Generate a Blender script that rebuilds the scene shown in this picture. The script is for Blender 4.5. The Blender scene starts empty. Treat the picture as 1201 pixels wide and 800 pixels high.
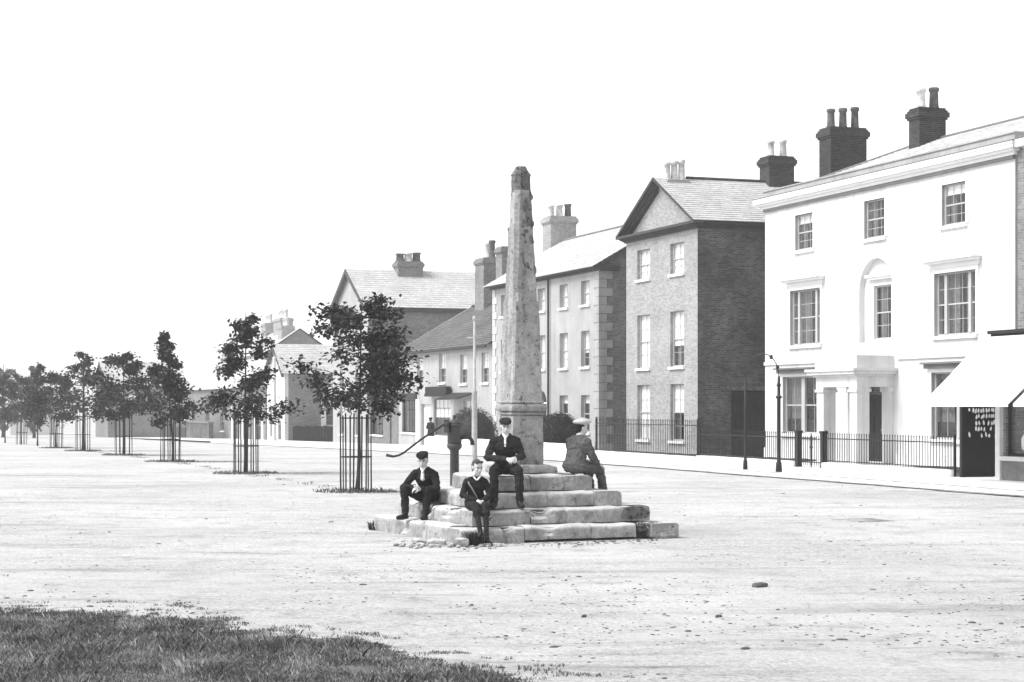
import bpy, bmesh, math, random
from mathutils import Vector, Matrix, noise, Quaternion
from math import radians, sin, cos, pi

random.seed(7)
scene = bpy.context.scene
COL = scene.collection

# ------------------------------------------------------------------ camera, sky, sun, exposure
cam_d = bpy.data.cameras.new('camera')
cam = bpy.data.objects.new('camera', cam_d)
COL.objects.link(cam)
cam.location = (0, 0, 2.0)
cam.rotation_euler = (radians(90), 0, 0)
cam_d.sensor_width = 36
cam_d.lens = 36 * 2100 / 1201
cam_d.shift_y = 76 / 1201
cam_d.clip_start = 0.1
cam_d.clip_end = 6000
scene.camera = cam

SUN_EL = radians(50)
SUN_DIR = Vector((-0.97, -0.24, 0)).normalized()       # horizontal direction towards the sun
world = bpy.data.worlds.new('World')
scene.world = world
world.use_nodes = True
wn = world.node_tree
wn.nodes.clear()
sky = wn.nodes.new('ShaderNodeTexSky')
sky.sky_type = 'NISHITA'
sky.sun_disc = False
sky.sun_elevation = SUN_EL
sky.sun_rotation = math.atan2(SUN_DIR.x, SUN_DIR.y)
sky.air_density = 2.0
sky.dust_density = 0.2
sky.ozone_density = 0.0
bw = wn.nodes.new('ShaderNodeRGBToBW')                  # black and white plate
bg = wn.nodes.new('ShaderNodeBackground')
bg.inputs['Strength'].default_value = 0.11
wo = wn.nodes.new('ShaderNodeOutputWorld')
wn.links.new(sky.outputs[0], bw.inputs[0])
wn.links.new(bw.outputs[0], bg.inputs['Color'])
wn.links.new(bg.outputs[0], wo.inputs['Surface'])

sun_d = bpy.data.lights.new('sun', 'SUN')
sun_d.energy = 2.4
sun_d.angle = radians(28)
sun_d.color = (1, 1, 1)
sun = bpy.data.objects.new('sun', sun_d)
COL.objects.link(sun)
sd = Vector((SUN_DIR.x * cos(SUN_EL), SUN_DIR.y * cos(SUN_EL), sin(SUN_EL)))
sun.rotation_euler = sd.to_track_quat('Z', 'Y').to_euler()
sun.location = (-30, -10, 60)

vs = scene.view_settings
vs.view_transform = 'Standard'
vs.look = 'None'
vs.gamma = 1
vs.use_curve_mapping = False
vs.exposure = 1.12

# ------------------------------------------------------------------ street frame
K = 0.357
NN = math.hypot(K, 1)
UX, UY = K / NN, -1 / NN            # along the facades, towards the camera (a)
VX, VY = 1 / NN, K / NN             # into the houses (t)
OX, OY = 9.43, 66.7
ROT = math.atan2(UY, UX)
def S(a, t, z=0.0):
    return Vector((OX + a * UX + t * VX, OY + a * UY + t * VY, z))
def gz(x, y):
    d = y - 68
    base = -0.0118 * (d * 0.5 + 0.5 * math.sqrt(d * d + 100)) + 0.0118 * 0.5
    return max(base, -2.4) if y < 260 else -2.4
def P(px, Y, z=None):               # a picture column at a known distance
    x = (px - 600.5) / 2100 * Y
    return Vector((x, Y, gz(x, Y) if z is None else z))

# ------------------------------------------------------------------ helpers
def link(o, parent=None):
    COL.objects.link(o)
    if parent is not None:
        o.parent = parent
    return o
def tag(o, label=None, cat=None, group=None, kind=None):
    if label: o['label'] = label
    if cat: o['category'] = cat
    if group: o['group'] = group
    if kind: o['kind'] = kind
    return o
def thing(name, label, cat, loc=(0, 0, 0), rz=0.0, group=None):
    o = bpy.data.objects.new(name, None)
    o.empty_display_size = 0.2
    COL.objects.link(o)
    o.location = loc
    o.rotation_euler = (0, 0, rz)
    return tag(o, label, cat, group)
def inst(name, mesh, parent=None, loc=(0, 0, 0), rot=(0, 0, 0), scale=(1, 1, 1)):
    o = bpy.data.objects.new(name, mesh)
    link(o, parent)
    o.location = loc
    o.rotation_euler = rot
    o.scale = scale
    return o
def copy_tree(o, parent=None):
    c = o.copy()
    link(c, parent)
    if parent is not None:
        c.parent = parent
    for ch in list(o.children):
        copy_tree(ch, c)
    return c

class MB:
    def __init__(s):
        s.v = []; s.f = []; s.uv = []
    def face(s, idx, uv=None):
        s.f.append(tuple(idx)); s.uv.append(uv)
    def quad(s, a, b, c, d, uv=None):
        n = len(s.v)
        s.v += [tuple(a), tuple(b), tuple(c), tuple(d)]
        s.face((n, n + 1, n + 2, n + 3), uv)
    def poly(s, pts, uv=None):
        n = len(s.v)
        s.v += [tuple(p) for p in pts]
        s.face(range(n, n + len(pts)), uv)
    def box(s, x0, x1, y0, y1, z0, z1):
        n = len(s.v)
        s.v += [(x0, y0, z0), (x1, y0, z0), (x1, y1, z0), (x0, y1, z0),
                (x0, y0, z1), (x1, y0, z1), (x1, y1, z1), (x0, y1, z1)]
        for q in ((0, 3, 2, 1), (4, 5, 6, 7), (0, 1, 5, 4), (1, 2, 6, 5), (2, 3, 7, 6), (3, 0, 4, 7)):
            s.face([n + i for i in q])
        return s
    def prism(s, pts, d):                      # closed polygon pts extruded by vector d
        n = len(s.v); m = len(pts); d = Vector(d)
        s.v += [tuple(p) for p in pts] + [tuple(Vector(p) + d) for p in pts]
        s.face([n + i for i in range(m)][::-1])
        s.face([n + m + i for i in range(m)])
        for i in range(m):
            j = (i + 1) % m
            s.face((n + i, n + j, n + m + j, n + m + i))
        return s
    def tube(s, pts, radii, k=8, cap=True):
        pts = [Vector(p) for p in pts]
        if not hasattr(radii, '__len__'): radii = [radii] * len(pts)
        n0 = len(s.v)
        up = None
        for i, p in enumerate(pts):
            d = (pts[min(i + 1, len(pts) - 1)] - pts[max(i - 1, 0)]).normalized()
            if up is None:
                up = Vector((0, 0, 1)) if abs(d.z) < 0.9 else Vector((1, 0, 0))
            sx = d.cross(up).normalized()
            up = sx.cross(d).normalized()
            for j in range(k):
                a = 2 * pi * j / k
                s.v.append(tuple(p + (sx * cos(a) + up * sin(a)) * radii[i]))
        for i in range(len(pts) - 1):
            for j in range(k):
                a = n0 + i * k + j; b = n0 + i * k + (j + 1) % k
                s.face((a, b, b + k, a + k))
        if cap:
            s.face([n0 + j for j in range(k)][::-1])
            e = n0 + (len(pts) - 1) * k
            s.face([e + j for j in range(k)])
        return s
    def lathe(s, prof, c=(0, 0, 0), k=16):     # prof: (radius, z)
        n0 = len(s.v)
        for r, z in prof:
            for j in range(k):
                a = 2 * pi * j / k
                s.v.append((c[0] + r * cos(a), c[1] + r * sin(a), c[2] + z))
        for i in range(len(prof) - 1):
            for j in range(k):
                a = n0 + i * k + j; b = n0 + i * k + (j + 1) % k
                s.face((a, b, b + k, a + k))
        s.face([n0 + j for j in range(k)][::-1])
        e = n0 + (len(prof) - 1) * k
        s.face([e + j for j in range(k)])
        return s
    def ell(s, c, r, rot=None, nu=14, nv=9):
        c = Vector(c); n0 = len(s.v)
        R = rot if rot is not None else Matrix.Identity(3)
        for i in range(nv + 1):
            th = pi * i / nv
            if i in (0, nv):
                s.v.append(tuple(c + R @ Vector((0, 0, r[2] * cos(th)))))
                continue
            for j in range(nu):
                ph = 2 * pi * j / nu
                s.v.append(tuple(c + R @ Vector((r[0] * sin(th) * cos(ph), r[1] * sin(th) * sin(ph), r[2] * cos(th)))))
        row = lambda i, j: n0 + 1 + (i - 1) * nu + j % nu
        last = n0 + 1 + (nv - 1) * nu
        for j in range(nu):
            s.face((n0, row(1, j), row(1, j + 1)))
            s.face((last, row(nv - 1, j + 1), row(nv - 1, j)))
            for i in range(1, nv - 1):
                s.face((row(i, j), row(i + 1, j), row(i + 1, j + 1), row(i, j + 1)))
        return s
    def cap(s, p0, p1, r0, r1, k=12):          # tapered capsule, closed
        p0, p1 = Vector(p0), Vector(p1)
        d = (p1 - p0)
        L = d.length
        d = d / L if L > 1e-6 else Vector((0, 0, 1))
        pts = []; rad = []
        for i in range(4):
            a = pi / 2 * i / 4 + 0.12
            pts.append(p0 - d * r0 * cos(a)); rad.append(r0 * sin(a))
        pts.append(p0); rad.append(r0)
        pts.append(p1); rad.append(r1)
        for i in range(3, -1, -1):
            a = pi / 2 * i / 4 + 0.12
            pts.append(p1 + d * r1 * cos(a)); rad.append(r1 * sin(a))
        return s.tube(pts, rad, k)
    def chain(s, pts, rad, k=12):
        for i in range(len(pts) - 1):
            s.cap(pts[i], pts[i + 1], rad[i], rad[i + 1], k)
        return s
    def mesh(s, name, mat=None, smooth=False):
        me = bpy.data.meshes.new(name)
        me.from_pydata(s.v, [], s.f)
        uvl = me.uv_layers.new(name='UVMap')
        for p, uv in zip(me.polygons, s.uv):
            n = p.normal
            for k, li in enumerate(p.loop_indices):
                if uv is not None:
                    uvl.data[li].uv = uv[k]
                else:
                    co = me.vertices[me.loops[li].vertex_index].co
                    if abs(n.z) > 0.7: uvl.data[li].uv = (co.x, co.y)
                    elif abs(n.x) > abs(n.y): uvl.data[li].uv = (co.y, co.z)
                    else: uvl.data[li].uv = (co.x, co.z)
        if smooth:
            for p in me.polygons: p.use_smooth = True
            if smooth == 'crisp': me.set_sharp_from_angle(angle=radians(33))
        if mat is not None: me.materials.append(mat)
        return me
    def build(s, name, mat=None, parent=None, smooth=False, loc=None):
        o = bpy.data.objects.new(name, s.mesh(name, mat, smooth))
        link(o, parent)
        if loc is not None: o.location = loc
        return o

# ------------------------------------------------------------------ materials (all grey: the plate is monochrome)
MATS = {}
def grey(v): return (v, v, v, 1)
def new_mat(name):
    m = bpy.data.materials.new(name); m.use_nodes = True
    nt = m.node_tree; nt.nodes.clear()
    out = nt.nodes.new('ShaderNodeOutputMaterial')
    b = nt.nodes.new('ShaderNodeBsdfPrincipled')
    nt.links.new(b.outputs[0], out.inputs['Surface'])
    return m, nt, b
def nz(nt, co, scale, detail=6, rough=0.6, dist=0.0):
    n = nt.nodes.new('ShaderNodeTexNoise')
    n.inputs['Scale'].default_value = scale
    n.inputs['Detail'].default_value = detail
    n.inputs['Roughness'].default_value = rough
    n.inputs['Distortion'].default_value = dist
    nt.links.new(co, n.inputs['Vector'])
    return n.outputs[0]
def ramp(nt, src, stops):
    r = nt.nodes.new('ShaderNodeValToRGB')
    while len(r.color_ramp.elements) < len(stops): r.color_ramp.elements.new(0.5)
    for e, (p, v) in zip(r.color_ramp.elements, stops):
        e.position = p; e.color = grey(v)
    nt.links.new(src, r.inputs[0])
    return r.outputs[0]
def mul(nt, a, b, op='MULTIPLY', clamp=False):
    n = nt.nodes.new('ShaderNodeMath'); n.operation = op; n.use_clamp = clamp
    for i, s in enumerate((a, b)):
        if isinstance(s, (int, float)): n.inputs[i].default_value = s
        else: nt.links.new(s, n.inputs[i])
    return n.outputs[0]
def mixv(nt, f, a, b):
    n = nt.nodes.new('ShaderNodeMix'); n.data_type = 'FLOAT'
    for i, s in ((0, f), (2, a), (3, b)):
        if isinstance(s, (int, float)): n.inputs[i].default_value = s
        else: nt.links.new(s, n.inputs[i])
    return n.outputs[0]
def bump(nt, b, h, strength, dist=0.02):
    n = nt.nodes.new('ShaderNodeBump')
    n.inputs['Strength'].default_value = strength
    n.inputs['Distance'].default_value = dist
    nt.links.new(h, n.inputs['Height'])
    nt.links.new(n.outputs[0], b.inputs['Normal'])
def M(name, base, rough=0.85, var=0.25, scale=1.5, fine=25, bs=0.35, bd=0.02, spec=0.25, spots=0.0, spot_v=0.05, spot_s=8, metal=0.0, dust=0.0, streak=0.0):
    m, nt, b = new_mat(name)
    tc = nt.nodes.new('ShaderNodeTexCoord').outputs['Object']
    big = ramp(nt, nz(nt, tc, scale), [(0.3, 1 - var), (0.7, 1 + var)])
    sm = ramp(nt, nz(nt, tc, fine, 4, 0.7), [(0.3, 1 - var * 0.6), (0.7, 1 + var * 0.6)])
    c = mul(nt, mul(nt, big, sm), base)
    if spots > 0:
        k = ramp(nt, nz(nt, tc, spot_s, 5, 0.7, 0.4), [(0.62 - spots * 0.3, 0), (0.68 - spots * 0.3, 1)])
        c = mixv(nt, k, c, spot_v)
    if dust > 0:                                  # treads and nosings paled by normal: dust, plus their lit look put into colour
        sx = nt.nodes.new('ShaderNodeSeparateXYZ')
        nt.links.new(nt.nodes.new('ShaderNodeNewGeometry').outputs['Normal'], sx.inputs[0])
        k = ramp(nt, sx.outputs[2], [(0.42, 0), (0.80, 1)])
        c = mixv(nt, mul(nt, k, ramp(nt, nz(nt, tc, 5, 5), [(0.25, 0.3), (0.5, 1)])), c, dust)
    if streak > 0:
        mp = nt.nodes.new('ShaderNodeMapping'); mp.inputs['Scale'].default_value = (3.0, 3.0, 0.16)
        nt.links.new(tc, mp.inputs['Vector'])
        c = mul(nt, c, ramp(nt, nz(nt, mp.outputs[0], 1.0, 7, 0.65), [(0.28, 1 - streak), (0.5, 1.0)]))
    nt.links.new(c, b.inputs['Base Color'])
    b.inputs['Roughness'].default_value = rough
    b.inputs['Specular IOR Level'].default_value = spec
    b.inputs['Metallic'].default_value = metal
    if bs: bump(nt, b, nz(nt, tc, fine * 1.5, 5, 0.65), bs, bd)
    return m
def BR(name, base, mortar, w=0.225, h=0.075, mw=0.012, var=0.35, bs=0.5, stain=0.35, rough=0.9, spec=0.2):
    m, nt, b = new_mat(name)
    t = nt.nodes.new('ShaderNodeTexCoord')
    br = nt.nodes.new('ShaderNodeTexBrick')
    nt.links.new(t.outputs['UV'], br.inputs['Vector'])
    br.inputs['Scale'].default_value = 1
    br.inputs['Brick Width'].default_value = w
    br.inputs['Row Height'].default_value = h
    br.inputs['Mortar Size'].default_value = mw
    br.inputs['Bias'].default_value = 0
    br.inputs['Color1'].default_value = grey(base * (1 - var))
    br.inputs['Color2'].default_value = grey(base * (1 + var))
    br.inputs['Mortar'].default_value = grey(mortar)
    st = ramp(nt, nz(nt, t.outputs['Object'], 0.55, 6, 0.65), [(0.3, 1 - stain), (0.7, 1 + stain)])
    sm = ramp(nt, nz(nt, t.outputs['Object'], 7, 4, 0.7), [(0.3, 0.8), (0.7, 1.2)])
    c = mul(nt, mul(nt, br.outputs[0], st), sm)
    nt.links.new(c, b.inputs['Base Color'])
    b.inputs['Roughness'].default_value = rough
    b.inputs['Specular IOR Level'].default_value = spec
    inv = mul(nt, 1.0, br.outputs[1], 'SUBTRACT')
    bump(nt, b, inv, bs, 0.01)
    return m

MATS['stucco'] = M('white stucco', 0.62, var=0.09, scale=0.8, fine=14, bs=0.2, streak=0.26)
MATS['sash'] = M('painted sash', 0.42, var=0.1, fine=30, bs=0.1, rough=0.6)
MATS['trim'] = M('white painted trim', 0.80, var=0.05, fine=30, bs=0.1, rough=0.6)
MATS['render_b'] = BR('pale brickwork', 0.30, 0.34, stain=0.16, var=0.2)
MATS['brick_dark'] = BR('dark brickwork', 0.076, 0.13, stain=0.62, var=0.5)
MATS['brick_mid'] = BR('mid brickwork', 0.18, 0.24, stain=0.25, var=0.3)
MATS['brick_stack'] = BR('chimney brickwork', 0.030, 0.07, stain=0.35, var=0.5)
MATS['render_c'] = M('weathered render', 0.36, var=0.16, scale=0.6, fine=9, bs=0.3, streak=0.25)
MATS['slate'] = BR('pale slates', 0.52, 0.40, w=0.32, h=0.22, mw=0.012, var=0.12, stain=0.12, rough=0.4, spec=0.6)
MATS['tile_dark'] = BR('dark roof tiles', 0.13, 0.09, w=0.2, h=0.14, mw=0.012, var=0.3, stain=0.3)
MATS['cornice'] = M('dark painted cornice', 0.05, var=0.2, rough=0.7)
MATS['lead'] = M('lead flashing', 0.16, var=0.2, rough=0.6)
MATS['stone'] = M('weathered stone', 0.33, var=0.40, scale=2.2, fine=18, bs=1.0, bd=0.03, spots=0.16, spot_v=0.14, spot_s=10, streak=0.45)
MATS['stone_step'] = M('worn step stone', 0.31, var=0.45, scale=2.8, fine=16, bs=1.0, bd=0.025, spots=0.10, spot_v=0.12, spot_s=9, dust=0.56)  # dust level also carries the painted lit tone of the treads
MATS['stone_dark'] = M('lichened dark stone', 0.14, var=0.45, scale=5, fine=30, bs=0.9, bd=0.03, spots=0.25, spot_v=0.03, spot_s=18)
MATS['rubble'] = M('dark rubble', 0.07, var=0.6, scale=9, fine=40, bs=1.0, bd=0.04)
MATS['kerb'] = M('kerb stone', 0.55, var=0.15, scale=2, fine=20, bs=0.4)
MATS['paving'] = M('pavement', 0.66, var=0.10, scale=0.9, fine=12, bs=0.3)
MATS['iron'] = M('black iron', 0.018, var=0.3, rough=0.55, bs=0.2)
MATS['iron_grey'] = M('weathered iron', 0.03, var=0.35, rough=0.65, bs=0.3)
MATS['pump'] = M('painted cast iron', 0.06, var=0.3, rough=0.5, bs=0.3)
MATS['dark_wood'] = M('dark painted wood', 0.025, var=0.4, rough=0.7, scale=4)
MATS['mid_wood'] = M('grey painted wood', 0.16, var=0.25, rough=0.7, scale=3)
MATS['pale_wood'] = M('pale painted wood', 0.62, var=0.12, rough=0.7, scale=4)
MATS['blind'] = M('linen blind', 0.82, var=0.06, scale=3, bs=0.1)
MATS['curtain'] = M('lace curtain', 0.15, var=0.4, scale=9, fine=50, bs=0.5)
MATS['earth'] = M('garden soil', 0.045, var=0.6, scale=3, fine=14, bs=1.0, bd=0.06)
MATS['pot_pale'] = M('pale chimney pot', 0.55, var=0.35, scale=3, fine=12)
MATS['pot_dark'] = M('sooty chimney pot', 0.09, var=0.6, scale=3, fine=10)
MATS['canvas'] = M('white awning canvas', 0.80, var=0.04, scale=2, bs=0.1)
MATS['bark'] = M('bark', 0.035, var=0.4, scale=6, fine=30, bs=0.8)
MATS['skin'] = M('skin', 0.50, var=0.06, scale=8, fine=60, bs=0.05, rough=0.6)
MATS['hair'] = M('hair', 0.015, var=0.4, scale=20, fine=90, bs=0.6)
MATS['jacket_black'] = M('black wool', 0.018, var=0.55, scale=9, fine=70, bs=0.4, rough=0.95, spec=0.1)
MATS['jacket_dark'] = M('dark tweed', 0.030, var=0.4, scale=9, fine=80, bs=0.5, rough=0.95, spec=0.1)
MATS['jacket_grey'] = M('grey tweed', 0.10, var=0.35, scale=9, fine=90, bs=0.5, rough=0.95, spec=0.1)
MATS['trouser_dark'] = M('dark trousers', 0.020, var=0.4, scale=7, fine=70, bs=0.4, rough=0.95, spec=0.1)
MATS['trouser_grey'] = M('grey trousers', 0.08, var=0.35, scale=7, fine=70, bs=0.4, rough=0.95, spec=0.1)
MATS['boot'] = M('boot leather', 0.02, var=0.4, rough=0.55)
MATS['hair_fair'] = M('fair hair', 0.07, var=0.4, scale=20, fine=90, bs=0.6)
MATS['linen'] = M('white linen', 0.75, var=0.08, scale=12, bs=0.2)
MATS['cap_pale'] = M('pale cloth cap', 0.48, var=0.15, scale=10, fine=60, bs=0.3)
MATS['strap'] = M('pale leather strap', 0.22, var=0.2)
MATS['ink'] = M('dark paint', 0.02, var=0.2)

def leaf_mat(name, v, var=0.5, trans=0.25):
    m, nt, b = new_mat(name)
    g = nt.nodes.new('ShaderNodeNewGeometry')
    c = ramp(nt, g.outputs['Random Per Island'], [(0.0, v * (1 - var)), (1.0, v * (1 + var))])
    nt.links.new(c, b.inputs['Base Color'])
    b.inputs['Roughness'].default_value = 0.55
    b.inputs['Specular IOR Level'].default_value = 0.3
    t = nt.nodes.new('ShaderNodeBsdfTranslucent')
    nt.links.new(c, t.inputs['Color'])
    mx = nt.nodes.new('ShaderNodeMixShader'); mx.inputs[0].default_value = trans
    nt.links.new(b.outputs[0], mx.inputs[1]); nt.links.new(t.outputs[0], mx.inputs[2])
    out = [n for n in nt.nodes if n.type == 'OUTPUT_MATERIAL'][0]
    nt.links.new(mx.outputs[0], out.inputs['Surface'])
    return m
MATS['leaf'] = leaf_mat('leaves', 0.034, 0.9, 0.25)
MATS['leaf_b'] = leaf_mat('bush leaves', 0.014, 0.7, 0.1)
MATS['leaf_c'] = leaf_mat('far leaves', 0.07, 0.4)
MATS['grass'] = leaf_mat('grass blades', 0.115, 0.7, 0.3)
MATS['grass_dry'] = leaf_mat('dry grass', 0.30, 0.5, 0.3)

def glass():
    m = bpy.data.materials.new('window glass'); m.use_nodes = True
    nt = m.node_tree; nt.nodes.clear()
    out = nt.nodes.new('ShaderNodeOutputMaterial')
    tr = nt.nodes.new('ShaderNodeBsdfTransparent'); tr.inputs[0].default_value = grey(0.95)
    gl = nt.nodes.new('ShaderNodeBsdfGlossy'); gl.inputs['Roughness'].default_value = 0.03
    tc = nt.nodes.new('ShaderNodeTexCoord')
    bp = nt.nodes.new('ShaderNodeBump'); bp.inputs['Strength'].default_value = 0.12; bp.inputs['Distance'].default_value = 0.02
    nt.links.new(nz(nt, tc.outputs['Object'], 2.5, 2), bp.inputs['Height'])
    nt.links.new(bp.outputs[0], gl.inputs['Normal'])
    lw = nt.nodes.new('ShaderNodeLayerWeight'); lw.inputs[0].default_value = 0.5
    p4 = mul(nt, lw.outputs['Facing'], 4.0, 'POWER')
    fac = mul(nt, mul(nt, p4, 0.75), 0.05, 'ADD', True)
    mx = nt.nodes.new('ShaderNodeMixShader')
    nt.links.new(fac, mx.inputs[0]); nt.links.new(tr.outputs[0], mx.inputs[1]); nt.links.new(gl.outputs[0], mx.inputs[2])
    nt.links.new(mx.outputs[0], out.inputs['Surface'])
    return m
MATS['glass'] = glass()

def ground_mat():
    m, nt, b = new_mat('dusty ground')
    tc = nt.nodes.new('ShaderNodeTexCoord').outputs['Object']
    def stretched(sx, sy):
        mp = nt.nodes.new('ShaderNodeMapping')             # stretched along the street: cart ruts and rain wash
        mp.inputs['Rotation'].default_value = (0, 0, -ROT)
        mp.inputs['Scale'].default_value = (sx, sy, 1)
        nt.links.new(tc, mp.inputs['Vector'])
        return mp.outputs[0]
    rut = nz(nt, stretched(0.10, 0.9), 1.0, 9, 0.70)
    rut2 = nz(nt, stretched(0.25, 2.6), 1.0, 8, 0.75, 0.3)
    big = ramp(nt, nz(nt, tc, 0.16, 6, 0.6), [(0.3, 0.84), (0.7, 1.1)])
    rt = mul(nt, ramp(nt, rut, [(0.26, 0.55), (0.45, 1.0), (0.75, 1.08)]), ramp(nt, rut2, [(0.28, 0.58), (0.45, 1.0), (0.75, 1.06)]))
    zone = ramp(nt, nz(nt, tc, 0.22, 5, 0.6), [(0.36, 0), (0.58, 1)])    # loose gravel here, trodden dust there
    gr1 = ramp(nt, nz(nt, tc, 11, 9, 0.8), [(0.34, 0.42), (0.50, 1.0), (0.72, 1.15)])
    gr2 = ramp(nt, nz(nt, tc, 34, 6, 0.8), [(0.34, 0.45), (0.50, 1.0), (0.70, 1.2)])
    grv = mixv(nt, mul(nt, zone, 0.85), 1.0, mul(nt, gr1, gr2))
    fine = ramp(nt, nz(nt, tc, 20, 7, 0.75), [(0.3, 0.72), (0.52, 1.0), (0.72, 1.12)])
    blot = ramp(nt, nz(nt, tc, 1.7, 9, 0.72), [(0.30, 0.66), (0.47, 1.0), (0.72, 1.1)])
    scuf = ramp(nt, nz(nt, stretched(1.1, 3.4), 1.0, 7, 0.7, 0.6), [(0.30, 0.55), (0.40, 1.0)])
    c = mul(nt, mul(nt, mul(nt, mul(nt, big, rt), mul(nt, blot, scuf)), mul(nt, fine, grv)), 0.57)
    # clods and droppings trodden into the dust
    sp = ramp(nt, nz(nt, stretched(2.6, 7.0), 1.0, 4, 0.6), [(0.665, 0), (0.70, 1)])
    sp2 = ramp(nt, nz(nt, tc, 0.35, 3, 0.5), [(0.40, 0), (0.55, 1)])
    c = mixv(nt, mul(nt, sp, sp2), c, 0.15)
    nt.links.new(c, b.inputs['Base Color'])
    b.inputs['Roughness'].default_value = 0.95
    b.inputs['Specular IOR Level'].default_value = 0.1
    h = mul(nt, nz(nt, tc, 6, 10, 0.78), mul(nt, rut, 2.0), 'ADD')
    bump(nt, b, h, 0.9, 0.06)
    return m
MATS['ground'] = ground_mat()

# ------------------------------------------------------------------ ground
def graded(lo, hi, dense0, dense1, step, grow=1.18):
    xs = []
    x = dense0
    while x < dense1: xs.append(x); x += step
    s = step
    x = dense1
    while x < hi: xs.append(x); s *= grow; x += s
    xs.append(hi)
    s = step; x = dense0
    while x > lo:
        s *= grow; x -= s
        xs.append(max(x, lo))
    return sorted(set(xs))
def micro(x, y):
    if y > 62 or abs(x) > 16: return 0.0
    return 0.018 * noise.noise((x * 0.5, y * 0.5, 1.3)) + 0.010 * noise.noise((x * 1.7, y * 1.7, 5.1))
g = MB()
xs = graded(-900, 900, -14, 14, 0.35)
ys = graded(-60, 2500, 9, 46, 0.35)
for y in ys:
    for x in xs:
        g.v.append((x, y, gz(x, y) + micro(x, y)))
nx = len(xs)
for j in range(len(ys) - 1):
    for i in range(nx - 1):
        g.face((j * nx + i, j * nx + i + 1, (j + 1) * nx + i + 1, (j + 1) * nx + i), ((0, 0),) * 4)
gnd = g.build('ground', MATS['ground'], smooth=True)
tag(gnd, 'pale dusty unpaved market place and roadway', None, None, 'structure')

# pavement along the houses, raised behind a row of kerb stones
KT = -7.25
pv = MB()
na = 70
for i in range(na):
    a0 = -130 + i * 2.3; a1 = a0 + 2.3
    q = []
    for a, t in ((a0, KT + 0.26), (a1, KT + 0.26), (a1, 0.2), (a0, 0.2)):
        p = S(a, t); q.append((p.x, p.y, gz(p.x, p.y) + 0.105))
    pv.quad(*q)
pav = pv.build('pavement', MATS['paving'])
tag(pav, 'pale raised footway running along the house fronts', None, None, 'structure')
kb = MB()
kb.v = []
def rough_block(mb, x0, x1, y0, y1, z0, z1, amp=0.012, rnd=0.02, seed=0.0, n=None):
    """a stone with rounded, uneven faces"""
    dims = (x1 - x0, y1 - y0, z1 - z0)
    n = n or tuple(max(2, min(9, int(d / 0.12))) for d in dims)
    grid = {}
    base = len(mb.v)
    def vert(i, j, k):
        key = (i, j, k)
        if key in grid: return grid[key]
        f = [i / n[0], j / n[1], k / n[2]]
        c = [x0 + dims[0] * f[0], y0 + dims[1] * f[1], z0 + dims[2] * f[2]]
        # pull edges in
        ext = [0 if q in (0, m) else 1 for q, m in ((i, n[0]), (j, n[1]), (k, n[2]))]
        cnt = ext.count(0)
        if cnt >= 2:
            for ax in range(3):
                if ext[ax] == 0:
                    c[ax] += rnd * (0.55 if cnt == 2 else 0.8) * (1 if f[ax] < 0.5 else -1)
        nv = noise.noise_vector((c[0] * 3.1 + seed, c[1] * 3.1 + seed * 1.7, c[2] * 3.1 - seed))
        nw = noise.noise_vector((c[0] * 9.1 - seed, c[1] * 9.1, c[2] * 9.1 + seed))
        c = [c[q] + amp * (nv[q] + 0.6 * nw[q]) for q in range(3)]
        grid[key] = len(mb.v)
        mb.v.append(tuple(c))
        return grid[key]
    for (ax, bx, cx_) in ((0, 1, 2), (1, 2, 0), (2, 0, 1)):
        for side in (0, n[cx_]):
            for p in range(n[ax]):
                for q in range(n[bx]):
                    ids = []
                    for dp, dq in ((0, 0), (1, 0), (1, 1), (0, 1)):
                        e = [0, 0, 0]; e[ax] = p + dp; e[bx] = q + dq; e[cx_] = side
                        ids.append(vert(*e))
                    if side == 0: ids.reverse()
                    mb.face(ids)
    return mb
def worn_block(mb, x0, x1, y0, y1, z0, z1, r=0.075, amp=0.010, seed=0.0, dip=0.014):
    """a step stone whose trodden outer edge is worn round"""
    prof = [(y1, z0), (y0 + 0.004, z0)] + [(y0, z0 + (z1 - r - z0) * f) for f in (0.12, 0.4, 0.7)]
    prof += [(y0 + r - r * cos(pi / 2 * k / 5), z1 - r + r * sin(pi / 2 * k / 5)) for k in range(6)]
    prof += [(y0 + r + (y1 - y0 - r) * 0.5, z1), (y1, z1)]
    n = max(6, int((x1 - x0) / 0.07)); b = len(mb.v); K_ = len(prof)
    for i in range(n + 1):
        f = i / n; x_ = x0 + (x1 - x0) * f
        e = 0.012 if i in (0, n) else 0.0
        chip = max(0.0, noise.noise((x_ * 4.3 + seed, seed, 2.2)) - 0.18) * 0.16
        for j, (y_, z_) in enumerate(prof):
            up = (z_ - z0) / (z1 - z0)
            yy = y_ + (e if y_ < y1 - 0.01 else 0) + (chip if 4 <= j <= 9 else 0); zz = z_ - (e if up > 0.9 else 0) - (chip * 0.8 if 5 <= j <= 10 else 0)
            if up > 0.6: zz -= dip * sin(pi * f) * up
            nv = noise.noise_vector((x_ * 3.1 + seed, yy * 3.1 + seed * 1.7, zz * 3.1 - seed)); nw = noise.noise_vector((x_ * 11 - seed, yy * 11, zz * 11 + seed))
            mb.v.append((x_ + (amp * 0.3 * nv[0] if 0 < i < n else 0), yy + amp * (nv[1] + 0.7 * nw[1]), zz + amp * (0.6 * nv[2] + 0.5 * nw[2])))
    for i in range(n):
        for j in range(K_):
            j2 = (j + 1) % K_
            mb.face((b + i * K_ + j, b + (i + 1) * K_ + j, b + (i + 1) * K_ + j2, b + i * K_ + j2))
    mb.face([b + j for j in range(K_)]); mb.face([b + n * K_ + j for j in range(K_)][::-1])
    return mb
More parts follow.
